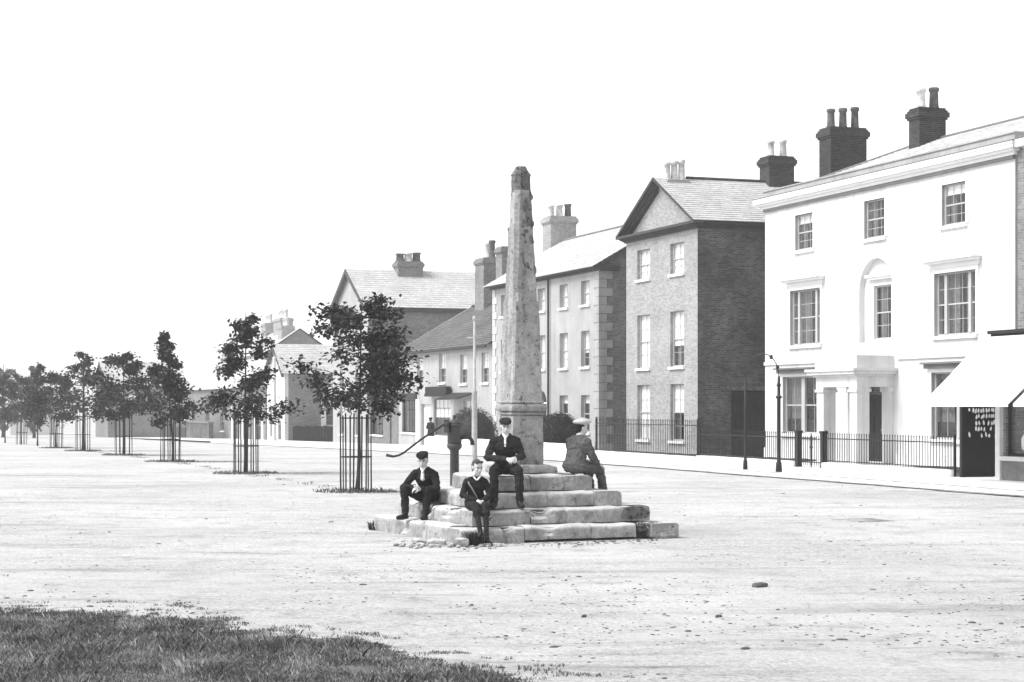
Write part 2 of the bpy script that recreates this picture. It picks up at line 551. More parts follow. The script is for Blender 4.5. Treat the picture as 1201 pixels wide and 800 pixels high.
kmesh = [rough_block(MB(), -0.64, 0.64, 0, 0.26, -0.25, 0.105, 0.006, 0.012, s * 3.3, (6, 2, 2)).mesh('kerb_stone', MATS['kerb'], True) for s in range(4)]
for i in range(88):
    a = -75 + i * 1.3
    p = S(a, KT); p.z = gz(p.x, p.y)
    inst('kerb_stone', kmesh[i % 4], pav, p, (0, 0, ROT))

gu = MB()
for i in range(110):
    a0 = -110 + i * 1.3; q = []
    for a, t in ((a0, KT - 0.42), (a0 + 1.3, KT - 0.42), (a0 + 1.3, KT + 0.01), (a0, KT + 0.01)):
        p = S(a, t); q.append((p.x, p.y, gz(p.x, p.y) + (0.012 if t > KT - 0.1 else 0.022) + micro(p.x, p.y)))
    gu.quad(*q)
MATS['gutter'] = M('muddy gutter', 0.27, var=0.5, scale=1.3, fine=10, bs=0.8, bd=0.03)
tag(gu.build('gutter', MATS['gutter'], smooth=True), 'darker muddy gutter along the foot of the kerb', None, None, 'structure')
# sunk stone drain cover in the roadway
dm = MB(); rough_block(dm, -0.42, 0.42, -0.42, 0.42, -0.1, 0.022, 0.006, 0.015, 2.0, (8, 8, 2))
dr = dm.build('drain_cover', MATS['gutter'])
dp = P(1012, 31.2); dr.location = dp; dr.rotation_euler = (0, 0, ROT)
tag(dr, 'flat worn stone drain cover sunk into the roadway', 'drain cover')

# ------------------------------------------------------------------ building kit (house local: x along the front, y inwards, z up)
def fmap(kind, c=0.0):
    if kind == 'front': return lambda s, z, d: (s, c + d, z)
    if kind == 'right': return lambda s, z, d: (c - d, s, z)
    if kind == 'left': return lambda s, z, d: (c + d, s, z)
    if kind == 'back': return lambda s, z, d: (s, c - d, z)
def wall(parent, mat, fm, s0, s1, z0, z1, ops=(), th=0.3, gable=None, name='wall'):
    m = MB()
    rects = []
    for o in ops:
        rects.append((o[0], o[1], o[2], o[3]))
        if len(o) > 4:
            r = (o[1] - o[0]) / 2
            rects.append((o[0], o[1], o[3], o[3] + r + 0.02))
    ss = sorted(set([s0, s1] + [q for r in rects for q in r[:2]]))
    zs = sorted(set([z0, z1] + [q for r in rects for q in r[2:]]))
    hole = lambda s, z: any(r[0] < s < r[1] and r[2] < z < r[3] for r in rects)
    for i in range(len(ss) - 1):
        for j in range(len(zs) - 1):
            if hole((ss[i] + ss[i + 1]) / 2, (zs[j] + zs[j + 1]) / 2): continue
            c = ((ss[i], zs[j]), (ss[i + 1], zs[j]), (ss[i + 1], zs[j + 1]), (ss[i], zs[j + 1]))
            for d in (0, th):
                m.quad(*[fm(s, z, d) for s, z in c], uv=c)
    for o in ops:
        a, b, lo, hi = o[:4]
        edges = [((a, lo), (a, hi)), ((b, lo), (b, hi)), ((a, lo), (b, lo))]
        if len(o) == 4: edges.append(((a, hi), (b, hi)))
        else:
            r = (b - a) / 2; cx_ = (a + b) / 2; K_ = 14
            arc = [(cx_ - r * cos(pi * k / K_), hi + r * sin(pi * k / K_)) for k in range(K_ + 1)]
            edges += list(zip(arc[:-1], arc[1:]))
            top = hi + r + 0.02
            for (p, q) in zip(arc[:-1], arc[1:]):
                c = (p, q, (q[0], top), (p[0], top))
                for d in (0, th): m.quad(*[fm(s, z, d) for s, z in c], uv=c)
        for p, q in edges:
            m.quad(fm(*p, 0), fm(*q, 0), fm(*q, th), fm(*p, th), uv=((0, p[1]), (0, q[1]), (th, q[1]), (th, p[1])))
    if gable:
        for d in (0, th): m.poly([fm(s, z, d) for s, z in gable], uv=gable)
    # top and end caps
    m.quad(fm(s0, z0, 0), fm(s0, z1, 0), fm(s0, z1, th), fm(s0, z0, th))
    m.quad(fm(s1, z0, 0), fm(s1, z1, 0), fm(s1, z1, th), fm(s1, z0, th))
    return m.build(name, mat, parent)
def fbox(m, fm, s0, s1, z0, z1, d0, d1):
    p = fm(s0, z0, d0); q = fm(s1, z1, d1)
    m.box(min(p[0], q[0]), max(p[0], q[0]), min(p[1], q[1]), max(p[1], q[1]), z0, z1)
def window(parent, fm, s0, s1, z0, z1, depth=0.12, cols=3, rows=2, lights=None, sill=True, blind=None, curtain=None,
           frame_mat='sash', sill_mat='trim', bar=0.016, meet=0.5, shut=False):
    """sash window: frame and glazing bars, two panes, sill, blind"""
    m = MB()
    fw = 0.05
    d0, d1 = depth, depth + 0.07
    fbox(m, fm, s0, s0 + fw, z0, z1, d0, d1); fbox(m, fm, s1 - fw, s1, z0, z1, d0, d1)
    fbox(m, fm, s0 + fw, s1 - fw, z1 - fw, z1, d0, d1); fbox(m, fm, s0 + fw, s1 - fw, z0, z0 + fw * 1.3, d0, d1)
    zm = z0 + (z1 - z0) * meet
    L = lights or [(s0 + fw, s1 - fw, cols)]
    for i in range(len(L) - 1):
        fbox(m, fm, L[i][1], L[i + 1][0], z0 + fw * 1.3, z1 - fw, d0 - 0.03, d1)
    for (p, q, c) in L:
        fbox(m, fm, p, q, zm - 0.022, zm + 0.022, d0 + 0.012, d1 - 0.002)
        for k in range(1, c):
            x = p + (q - p) * k / c
            fbox(m, fm, x - bar / 2, x + bar / 2, z0 + fw * 1.3, zm - 0.022, d0 + 0.036, d1 - 0.01)
            fbox(m, fm, x - bar / 2, x + bar / 2, zm + 0.022, z1 - fw, d0 + 0.014, d1 - 0.03)
        for (lo, hi, e) in ((z0 + fw * 1.3, zm - 0.022, 0.038), (zm + 0.022, z1 - fw, 0.016)):
            for k in range(1, rows):
                z = lo + (hi - lo) * k / rows
                fbox(m, fm, p, q, z - bar / 2, z + bar / 2, d0 + e, d0 + e + 0.018)
    w = m.build('window', MATS[frame_mat], parent)
    for (lo, hi, e) in ((z0 + 0.01, zm, 0.05), (zm, z1 - 0.01, 0.028)):
        g_ = MB(); g_.quad(fm(s0 + 0.01, lo, d0 + e), fm(s1 - 0.01, lo, d0 + e), fm(s1 - 0.01, hi, d0 + e), fm(s0 + 0.01, hi, d0 + e))
        g_.build('pane', MATS['glass'], w)
    if sill:
        b = MB(); fbox(b, fm, s0 - 0.08, s1 + 0.08, z0 - 0.11, z0 - 0.002, -0.09, depth)
        b.build('sill', MATS[sill_mat], w)
    if blind:
        b = MB(); zb = z1 - (z1 - z0) * blind
        fbox(b, fm, s0 + 0.02, s1 - 0.02, zb, z1 - 0.01, d1 + 0.006, d1 + 0.012)
        b.build('blind', MATS['blind'], w)
    if curtain:
        for (p, q) in ((s0, s0 + (s1 - s0) * curtain), (s1 - (s1 - s0) * curtain, s1)):
            b = MB(); n = 10; zb0, zb1 = z0 + 0.02, z1 - 0.02
            for k in range(n):
                xa = p + (q - p) * k / n; xb = p + (q - p) * (k + 1) / n
                da = d1 + 0.12 + 0.03 * (k % 2); db = d1 + 0.12 + 0.03 * ((k + 1) % 2)
                b.quad(fm(xa, zb0, da), fm(xb, zb0, db), fm(xb, zb1, db), fm(xa, zb1, da))
            b.build('curtain', MATS['curtain'], w)
    if shut:
        b = MB(); fbox(b, fm, s0 + 0.02, s1 - 0.02, z0 + 0.03, z0 + (z1 - z0) * 0.26, d1 + 0.02, d1 + 0.03)
        b.build('half_screen', MATS['dark_wood'], w)
    return w
def slope(m, e0, e1, r1, r0, n=12, lip=0.022):
    e0, e1, r0, r1 = [Vector(p) for p in (e0, e1, r0, r1)]
    nrm = (e1 - e0).cross(r0 - e0).normalized()
    if nrm.z < 0: nrm = -nrm
    ax = (e1 - e0).normalized()
    H = (r0 - e0) - ax * (r0 - e0).dot(ax)
    for i in range(n):
        f0, f1 = i / n, (i + 1) / n
        a = e0.lerp(r0, f0) + nrm * lip; b = e1.lerp(r1, f0) + nrm * lip
        c = e1.lerp(r1, f1); d = e0.lerp(r0, f1)
        uvq = lambda p: ((p - e0).dot(ax), (p - e0).dot(H.normalized()))
        m.quad(a, b, c, d, uv=[uvq(p) for p in (a, b, c, d)])
        a2 = e0.lerp(r0, f0) - nrm * 0.01; b2 = e1.lerp(r1, f0) - nrm * 0.01
        m.quad(a2, b2, b, a, uv=[uvq(p) for p in (a2, b2, b, a)])
    return m
def chimney(parent, x0, x1, y0, y1, z0, z1, pots, mat='brick_stack', potm='pot_pale', pot_h=0.6, pr=0.14, axis='y', pot_mats=None):
    m = MB()
    m.box(x0, x1, y0, y1, z0, z1 - 0.42)
    for (o, lo, hi) in ((0.05, 0.42, 0.34), (0.10, 0.34, 0.16), (0.05, 0.16, 0.08), (0.0, 0.08, 0.0)):
        m.box(x0 - o, x1 + o, y0 - o, y1 + o, z1 - lo, z1 - hi - 0.0005)
    c = m.build('chimney', MATS[mat], parent)
    for i in range(pots):
        f = (i + 0.5) / pots
        px_, py_ = ((x0 + x1) / 2, y0 + (y1 - y0) * f) if axis == 'y' else (x0 + (x1 - x0) * f, (y0 + y1) / 2)
        h = pot_h * (1 + 0.08 * ((i * 7) % 3 - 1))
        q = MB(); q.lathe([(pr * 1.15, -0.05), (pr * 1.2, 0.04), (pr, 0.1), (pr * 0.88, h * 0.8), (pr * 1.1, h * 0.84), (pr * 1.12, h * 0.95), (pr * 0.95, h), (pr * 0.7, h), (pr * 0.68, h - 0.1)], (px_, py_, z1), 12)
        q.build('chimney_pot', MATS[(pot_mats or [potm] * pots)[i]], c, True)
    return c
def house(name, label, a0, group=None, t0=0.0, cat='house'):
    return thing(name, label, cat, S(a0, t0), ROT, group)
def bars_box(m, fm, lst):
    for b in lst: fbox(m, fm, *b)

# ------------------------------------------------------------------ white stucco house
W = 15.5
wh = house('stucco_house', 'white stucco three storey house with columned porch and low slate roof', 0)
fr = fmap('front')
top_w = [(2.33, 3.63), (7.1, 8.4), (11.72, 13.02)]
ops = [(a, b, 7.57, 8.85) for a, b in top_w]
ops += [(1.95, 4.15, 4.17, 6.15), (6.75, 8.85, 4.12, 5.85, 'arch'), (11.3, 13.55, 4.17, 6.12)]
ops += [(1.40, 4.05, 1.0, 3.05), (6.95, 8.2, 0.15, 2.85), (11.15, 13.85, 0.95, 3.04)]
wall(wh, MATS['stucco'], fr, 0, W, -2, 9.5, ops, 0.35)
wall(wh, MATS['brick_dark'], fmap('right', W), 0.35, 10, -2, 9.5)
wall(wh, MATS['brick_dark'], fmap('left', 0), 0.35, 10, -2, 9.5)
wall(wh, MATS['brick_dark'], fmap('back', 10), 0.0, W, -2, 9.5)
# niche wall behind the arched recess, with the middle window in it
nf = fmap('front', 0.2)
nm = MB()
for (s0, s1, z0, z1) in ((6.75, 7.36, 4.12, 5.85), (8.44, 8.85, 4.12, 5.85), (7.36, 8.44, 4.12, 4.2), (7.36, 8.44, 6.0, 6.9), (6.75, 7.36, 5.85, 6.9), (8.44, 8.85, 5.85, 6.9), (7.36, 8.44, 5.999, 6.0)):
    nm.box(s0, s1, 0.2, 0.345, z0, z1)
nm.build('niche_wall', MATS['stucco'], wh)
for i, (a, b) in enumerate(top_w):
    window(wh, fr, a, b, 7.57, 8.85, 0.10, 3, 2, blind=0.0 if i == 1 else 0.25, curtain=0.3)
    m = MB(); bars_box(m, fr, [(a - 0.16, a, 7.57, 9.0, -0.03, 0.09), (b, b + 0.16, 7.57, 9.0, -0.03, 0.09), (a, b, 8.85, 9.0, -0.03, 0.09)])
    m.build('architrave', MATS['trim'], wh)
def tri_lights(s0, s1, c=(1, 3, 1), f=(0.2, 0.6)):
    w = s1 - s0 - 0.1; s = s0 + 0.05; k = 0.07
    p = s + w * 0.20; q = s + w * 0.80
    return [(s, p - k, c[0]), (p + k, q - k, c[1]), (q + k, s1 - 0.05, c[2])]
for (a, b, z0, z1) in ((1.95, 4.15, 4.17, 6.15), (11.3, 13.55, 4.17, 6.12)):
    window(wh, fr, a, b, z0, z1, 0.12, rows=2, lights=tri_lights(a, b), curtain=0.42)
    m = MB()
    bars_box(m, fr, [(a - 0.14, a, z0, z1 + 0.14, -0.03, 0.1), (b, b + 0.14, z0, z1 + 0.14, -0.03, 0.1), (a, b, z1, z1 + 0.14, -0.03, 0.1)])
    m.build('architrave', MATS['trim'], wh)
    m = MB()
    bars_box(m, fr, [(a - 0.3, b + 0.3, z1 + 0.36, z1 + 0.43, -0.36, 0.05), (a - 0.25, b + 0.25, z1 + 0.28, z1 + 0.359, -0.24, 0.05), (a - 0.2, b + 0.2, z1 + 0.142, z1 + 0.279, -0.05, 0.05)])
    m.build('hood', MATS['trim'], wh)
window(wh, nf, 7.36, 8.44, 4.2, 6.0, 0.08, 3, 2, curtain=0.35)
m = MB(); bars_box(m, nf, [(7.05, 8.80, 6.28, 6.36, -0.19, 0.02), (7.1, 8.75, 6.2, 6.279, -0.12, 0.02)])
m.build('hood', MATS['trim'], wh)
for (a, b, z0, z1, lt) in ((1.40, 4.05, 1.0, 3.05, None), (11.15, 13.85, 0.95, 3.04, None)):
    ln = [(a + 0.05, (a + b) / 2 - 0.12, 2), ((a + b) / 2 + 0.12, b - 0.05, 2)]
    window(wh, fr, a, b, z0, z1, 0.12, rows=1, lights=ln, curtain=0.30, shut=True)
    m = MB()
    bars_box(m, fr, [(a - 0.14, a, z0 - 0.1, z1 + 0.12, -0.03, 0.1), (b, b + 0.14, z0 - 0.1, z1 + 0.12, -0.03, 0.1), (a, b, z1, z1 + 0.12, -0.03, 0.1)])
    m.build('architrave', MATS['trim'], wh)
    m = MB()
    bars_box(m, fr, [(a - 0.28, b + 0.28, z1 + 0.26, z1 + 0.32, -0.28, 0.05), (a - 0.22, b + 0.22, z1 + 0.122, z1 + 0.259, -0.17, 0.05)])
    m.build('hood', MATS['lead'], wh)
for s_ in ((0.0, 6.0), (9.2, W)):
    m = MB(); fbox(m, fr, s_[0], s_[1], 3.50, 3.62, -0.06, 0.02); m.build('string_course', MATS['stucco'], wh)
m = MB(); bars_box(m, fr, [(0.0, 6.1, -0.5, 0.45, -0.05, 0.02), (9.1, W, -0.5, 0.45, -0.05, 0.02)])
m.build('plinth', MATS['stucco'], wh)
# cornice and blocking course
m = MB()
for (o, z0, z1) in ((0.10, 9.30, 9.40), (0.22, 9.40, 9.48), (0.33, 9.48, 9.60), (0.36, 9.60, 9.66)):
    m.box(-o, W + o, -o, 10 + o, z0, z1 - 0.0008)
m.build('cornice', MATS['trim'], wh)
m = MB(); m.box(-0.05, W + 0.05, -0.05, 0.3, 9.66, 9.94); m.box(-0.05, 0.3, 0.302, 10, 9.66, 9.94); m.box(W - 0.3, W + 0.05, 0.302, 10, 9.66, 9.94)
m.box(-0.09, W + 0.09, -0.09, 0.34, 9.941, 9.98)
m.build('parapet', MATS['render_c'], wh)
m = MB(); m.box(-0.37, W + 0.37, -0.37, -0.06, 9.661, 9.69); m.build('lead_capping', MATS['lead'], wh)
m = MB(); m.box(-0.02, W + 0.02, -0.09, -0.002, 9.20, 9.298); m.build('cornice_shade_strip', MATS['lead'], wh)  # dark strip standing in for the shadow line under the cornice
m = MB()
zr, zt = 9.85, 11.65
c0, c1, c2, c3 = (0.3, 0.32, zr), (W - 0.3, 0.32, zr), (W - 0.3, 9.7, zr), (0.3, 9.7, zr)
r0, r1 = (2.6, 5.0, zt), (W - 3.6, 5.0, zt)
slope(m, c0, c1, r1, r0, 22); slope(m, c2, c3, r0, r1, 22)
slope(m, c3, c0, r0, r0, 20); slope(m, c1, c2, r1, r1, 20)
rf = m.build('roof', MATS['slate'], wh)
m = MB()
for p, q in ((c0, r0), (c3, r0), (c1, r1), (c2, r1), (r0, r1)):
    m.tube([Vector(p) + Vector((0, 0, 0.02)), Vector(q) + Vector((0, 0, 0.02))], 0.06, 6)
m.build('ridge_roll', MATS['lead'], rf)
chimney(wh, 3.3, 4.0, 4.1, 5.2, 10.6, 12.75, 2, pot_h=0.78, pr=0.17, pot_mats=['pot_pale', 'pot_dark'])
chimney(wh, -0.75, 0.12, 2.7, 4.25, 9.0, 12.55, 3, pot_h=0.78, pr=0.15, pot_mats=['pot_dark', 'pot_dark', 'pot_dark'])
# porch
pd, pa, pb = 1.5, 6.15, 9.05
m = MB()
for (x0, x1, y0, y1, z0, z1) in ((pa + 0.12, pb - 0.12, -pd + 0.12, -0.002, 2.62, 2.95), (pa + 0.04, pb - 0.04, -pd + 0.04, -0.002, 2.951, 3.03),
                                 (pa - 0.10, pb + 0.10, -pd - 0.10, -0.002, 3.031, 3.13), (pa - 0.16, pb + 0.16, -pd - 0.16, -0.002, 3.131, 3.22),
                                 (pa + 0.1, pb - 0.1, -pd + 0.1, -0.002, 3.221, 3.64)):
    m.box(x0, x1, y0, y1, z0, z1)
por = m.build('porch', MATS['stucco'], wh)
for x in (pa + 0.14, pb - 0.60):
    q = MB(); q.box(x, x + 0.46, -pd + 0.14, -pd + 0.60, 0.13, 2.45)
    q.box(x - 0.05, x + 0.51, -pd + 0.09, -pd + 0.65, 2.451, 2.54); q.box(x - 0.02, x + 0.48, -pd + 0.12, -pd + 0.62, 2.541, 2.62)
    q.box(x - 0.06, x + 0.52, -pd + 0.08, -pd + 0.66, -0.2, 0.129)
    q.build('pillar', MATS['stucco'], por)
    q = MB(); q.box(x, x + 0.46, -0.16, -0.003, 0.13, 2.45); q.box(x - 0.05, x + 0.51, -0.2, -0.003, 2.451, 2.619)
    q.build('pilaster', MATS['stucco'], por)
q = MB(); q.box(pa - 0.1, pb + 0.1, -pd - 0.25, -0.06, -0.2, 0.12); q.build('porch_step', MATS['kerb'], por)
q = MB(); q.box(6.95, 8.2, 0.12, 0.19, 0.15, 2.28)
for x in (7.08, 7.64):
    for z0, z1 in ((0.3, 0.95), (1.1, 1.65), (1.75, 2.18)): q.box(x, x + 0.43, 0.10, 0.119, z0, z1)
q.box(6.95, 8.2, 0.10, 0.2, 2.281, 2.36)
d_ = q.build('door', MATS['dark_wood'], wh)
q = MB(); q.quad((6.97, 0.16, 2.36), (8.18, 0.16, 2.36), (8.18, 0.16, 2.84), (6.97, 0.16, 2.84)); q.build('fanlight_pane', MATS['glass'], d_)
q = MB(); q.ell((8.02, 0.085, 1.2), (0.035, 0.035, 0.035)); q.build('handle', MATS['lead'], d_)

# ------------------------------------------------------------------ pedimented brick house
h2a, h2b = -13.05, -5.8
W2 = h2b - h2a
h2 = house('brick_house', 'tall pale brick house with a pediment gable and dark side wall', h2a)
x = lambda a: a - h2a
ww = [(-11.85, -10.50), (-8.42, -7.08)]
ops = []
for a, b in ww: ops += [(x(a), x(b), 7.46, 8.74), (x(a), x(b), 3.62, 5.92), (x(a), x(b), 0.55, 2.90)]
wall(h2, MATS['render_b'], fr, 0, W2, -2, 9.3, ops, 0.35)
bl = [(0.0, 0.35), (0.9, 0.55), (0.85, 0.6)]
for i, (a, b) in enumerate(ww):
    for j, (z0, z1) in enumerate(((7.46, 8.74), (3.62, 5.92), (0.55, 2.90))):
        window(h2, fr, x(a), x(b), z0, z1, 0.13, 2, 2, blind=(0.98, 0.97, 0.98)[j] if i == 0 else (0.98, 0.62, 0.5)[j], curtain=0.32, sill_mat='trim')
gl = [(0, 9.3), (W2, 9.3), (W2 / 2, 11.25)]
m = MB(); m.poly([(p, 0.10, z) for p, z in gl], uv=gl); m.poly([(p, 0.40, z) for p, z in gl], uv=gl)
m.build('pediment', MATS['render_b'], h2)
# side wall with boarded double gate
D2 = 13.0
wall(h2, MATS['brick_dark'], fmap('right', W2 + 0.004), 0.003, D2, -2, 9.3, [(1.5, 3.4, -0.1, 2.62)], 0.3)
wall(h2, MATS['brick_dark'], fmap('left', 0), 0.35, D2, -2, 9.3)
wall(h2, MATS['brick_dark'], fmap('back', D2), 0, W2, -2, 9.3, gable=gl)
dd = MB(); rt = fmap('right', W2)
dd0 = MB(); fbox(dd0, rt, 1.5, 3.4, -0.1, 2.62, 0.16, 0.2); gate = dd0.build('side_door', MATS['ink'], h2)
for k in range(9):
    q = MB(); s = 1.52 + k * 0.209; fbox(q, rt, s, s + 0.198, 0.0, 2.55, 0.12 + 0.004 * (k % 2), 0.155); q.build('plank', MATS['dark_wood'], gate)
m = MB(); fbox(m, rt, 1.3, 3.6, 2.63, 2.80, -0.06, 0.1); m.build('lintel', MATS['stone_dark'], h2)
# cornice, raking cornices
m = MB()
for (o, z0, z1) in ((0.08, 9.16, 9.26), (0.20, 9.261, 9.34), (0.36, 9.341, 9.45)):
    m.box(-o, W2 + o, -o, 0.06, z0, z1)
    m.box(W2 + 0.002, W2 + o * 0.7, 0.061, D2, z0, z1); m.box(-o * 0.7, -0.002, 0.061, D2, z0, z1)
m.build('cornice', MATS['cornice'], h2)
ov = 0.36
ap = Vector((W2 / 2, 0, 11.62)); e0 = Vector((-ov, 0, 9.46)); e1 = Vector((W2 + ov, 0, 9.46))
for e in (e0, e1):
    q = MB()
    d = (ap - e).normalized(); n_ = Vector((-d.z, 0, d.x)); n_ = n_ if n_.z > 0 else -n_
    for (dep, h0, h1) in ((0.36, -0.02, -0.10), (0.22, -0.10, -0.18), (0.10, -0.18, -0.26)):
        pts = [e + n_ * h0, ap + n_ * h0, ap + n_ * h1, e + n_ * h1]
        pts = [Vector((p.x, -dep, p.z)) for p in pts]
        q.prism(pts, (0, dep + 0.098, 0))
    q.build('raking_cornice', MATS['cornice'], h2)
m = MB()
slope(m, (W2 + ov, -ov, 9.46), (W2 + ov, D2, 9.46), (W2 / 2, D2, 11.64), (W2 / 2, -ov, 11.64), 20)
slope(m, (-ov, -ov, 9.46), (-ov, D2, 9.46), (W2 / 2, D2, 11.64), (W2 / 2, -ov, 11.64), 20)
rf = m.build('roof', MATS['slate'], h2)
m = MB(); m.tube([(W2 / 2, 1.2, 11.66), (W2 / 2, D2, 11.66)], 0.09, 6); m.build('ridge_tiles', MATS['brick_stack'], rf)
chimney(h2, W2 / 2 - 0.45, W2 / 2 + 0.45, 0.14, 1.15, 10.3, 11.52, 3, mat='render_b', pot_h=0.85, pr=0.15)
chimney(h2, 3.2, 4.1, 4.9, 6.1, 10.8, 12.75, 2, mat='brick_stack', pot_h=0.75, pr=0.16)
m = MB(); m.tube([(W2 + 0.12, 0.02, 9.1), (W2 + 0.12, 0.02, 0.1)], 0.05, 6)

# ------------------------------------------------------------------ quoined house
h3a, h3b = -31.0, -16.16
W3 = h3b - h3a; D3 = 8.2
h3 = house('quoined_house', 'rendered house with toothed corner stones, drainpipe and arched doorway', h3a)
x = lambda a: a - h3a
cols3 = [(-24.25, -23.15), (-21.2, -20.1), (-18.42, -17.35)]
extra = [(-29.8, -28.7)]
ops = []
for i, (a, b) in enumerate(cols3 + extra):
    ops += [(x(a), x(b), 6.72, 7.84), (x(a), x(b), 3.82, 5.5)]
    if i != 0: ops.append((x(a), x(b), 0.75, 2.5))
ops.append((x(-24.15), x(-23.0), -0.1, 2.15, 'arch'))
wall(h3, MATS['render_c'], fr, 0, W3, -2, 8.4, ops, 0.35)
for i, (a, b) in enumerate(cols3 + extra):
    window(h3, fr, x(a), x(b), 6.72, 7.84, 0.16, 2, 2, blind=0.97, curtain=0.2)
    window(h3, fr, x(a), x(b), 3.82, 5.5, 0.16, 2, 2, blind=0.97 if i != 2 else 0.6, curtain=0.3)
    if i != 0: window(h3, fr, x(a), x(b), 0.75, 2.5, 0.16, 1, 1, blind=0.22, curtain=0.12)
dm_ = MB(); dm_.box(x(-24.15), x(-23.0), 0.2, 0.26, 0, 2.1)
for z0, z1 in ((0.2, 0.9), (1.05, 1.9)):
    for xx in (-24.03, -23.54): dm_.box(x(xx), x(xx) + 0.42, 0.18, 0.199, z0, z1)
dr3 = dm_.build('door', MATS['dark_wood'], h3)
q = MB(); q.box(x(-24.15), x(-23.0), 0.16, 0.27, 2.101, 2.18); q.build('transom', MATS['trim'], dr3)
q = MB(); q.poly([(x(-23.575) - 0.56 * cos(pi * k / 10), 0.22, 2.18 + 0.56 * sin(pi * k / 10)) for k in range(11)]); q.build('fanlight_pane', MATS['glass'], dr3)
gl3 = [(0, 8.4), (D3, 8.4), (D3 / 2, 10.75)]
wall(h3, MATS['brick_mid'], fmap('right', W3 + 0.002), 0.003, D3, -2, 8.4, gable=[(0.0, 8.4), (D3, 8.4), (D3 / 2, 10.75)])
wall(h3, MATS['brick_mid'], fmap('left', 0), 0.35, D3, -2, 8.4, gable=gl3)
wall(h3, MATS['brick_mid'], fmap('back', D3), 0, W3, -2, 8.4)
# quoins: alternate long and short, one mesh each
for cx_, sg in ((W3, -1), (0, 1)):
    for k in range(21):
        L = 0.62 if k % 2 else 0.36; L2 = 0.36 if k % 2 else 0.66
        z0 = -0.1 + k * 0.395
        q = MB()
        if sg < 0:
            q.box(cx_ - L, cx_ + 0.045, -0.045, -0.003, z0 + 0.012, z0 + 0.383)
            q.box(cx_ + 0.003, cx_ + 0.045, -0.003, L2, z0 + 0.012, z0 + 0.383)
        else:
            q.box(cx_ - 0.045, cx_ + L, -0.045, -0.003, z0 + 0.012, z0 + 0.383)
        q.build('quoin', MATS['render_c'] if sg < 0 else MATS['kerb'], h3)
m = MB()
for (o, z0, z1) in ((0.12, 8.2, 8.3), (0.38, 8.301, 8.42)):
    m.box(-0.3, W3 + 0.3, -o, -0.002, z0, z1); m.box(W3 + 0.002, W3 + 0.3, -0.001, 0.9, z0, z1)
m.build('cornice', MATS['cornice'], h3)
m = MB()
slope(m, (-0.55, -0.45, 8.36), (W3 + 0.3, -0.45, 8.36), (W3 + 0.3, D3 / 2, 10.98), (-0.55, D3 / 2, 10.98), 18)
slope(m, (-0.55, D3 + 0.4, 8.4), (W3 + 0.3, D3 + 0.4, 8.4), (W3 + 0.3, D3 / 2, 10.98), (-0.55, D3 / 2, 10.98), 18)
rf = m.build('roof', MATS['slate'], h3)
m = MB(); m.tube([(-0.3, D3 / 2, 11.0), (W3 + 0.3, D3 / 2, 11.0)], 0.08, 6); m.build('ridge_tiles', MATS['lead'], rf)
m = MB(); m.prism([(W3 + 0.3, -0.45, 8.34), (W3 + 0.3, D3 / 2, 10.95), (W3 + 0.3, D3 / 2, 10.78), (W3 + 0.3, -0.45, 8.17)], (0.05, 0, 0)); m.build('bargeboard', MATS['cornice'], rf)
chimney(h3, -1.6, -0.3, 3.4, 4.9, 8.0, 12.35, 3, mat='render_b', pot_h=0.68, pr=0.19, pot_mats=['pot_pale', 'pot_pale', 'pot_dark'])
m = MB(); m.tube([(x(-22.5), -0.10, 8.25), (x(-22.5), -0.10, -0.1)], 0.055, 6); m.build('drainpipe', MATS['iron_grey'], h3)

# ------------------------------------------------------------------ lower house with dark tiled roof and shop front
h4a, h4b = -49.4, -31.05
W4 = h4b - h4a; D4 = 10.0
h4 = house('tiled_house', 'low two storey house with steep dark tiled roof behind the stone cross', h4a)
x = lambda a: a - h4a
ops = []
w4 = [(-40.8, -39.5, 3.35, 5.05), (-36.75, -35.5, 3.25, 4.9), (-33.0, -31.8, 3.25, 4.9), (-45.3, -44.0, 3.35, 5.0)]
for a, b, z0, z1 in w4: ops.append((x(a), x(b), z0, z1))
ops += [(x(-48.6), x(-45.6), 0.35, 2.35), (x(-44.4), x(-42.4), -0.4, 2.1), (x(-41.9), x(-38.6), 0.25, 2.4), (x(-36.2), x(-34.4), 0.4, 2.3)]
wall(h4, MATS['render_c'], fr, 0, W4, -2.5, 5.35, ops, 0.3)
for a, b, z0, z1 in w4: window(h4, fr, x(a), x(b), z0, z1, 0.1, 2, 2, blind=0.5, curtain=0.25)
window(h4, fr, x(-48.6), x(-45.6), 0.35, 2.35, 0.1, 5, 1, meet=0.7, frame_mat='dark_wood', curtain=0.15)
window(h4, fr, x(-41.9), x(-38.6), 0.25, 2.4, 0.1, 4, 1, meet=0.75, frame_mat='mid_wood', blind=0.5)
window(h4, fr, x(-36.2), x(-34.4), 0.4, 2.3, 0.1, 2, 1, blind=0.75)
q = MB(); q.box(x(-44.4), x(-42.4), 0.18, 0.24, -0.5, 2.1); q.box(x(-44.2), x(-43.5), 0.15, 0.179, 0.8, 1.9); q.box(x(-43.3), x(-42.6), 0.15, 0.179, 0.8, 1.9)
q.build('door', MATS['pale_wood'], h4)
q = MB(); q.box(x(-49.2), x(-45.3), -0.10, -0.002, 2.36, 2.78); q.build('fascia_board', MATS['dark_wood'], h4)
q = MB(); q.box(x(-45.2), x(-44.5), -0.12, -0.002, -0.5, 2.4); q.build('pilaster', MATS['trim'], h4)
q = MB(); q.box(x(-42.3), x(-38.2), -0.45, -0.002, 2.55, 2.72); q.box(x(-42.3), x(-38.2), -0.40, -0.1, 2.721, 3.12); q.build('sign_box', MATS['ink'], h4)
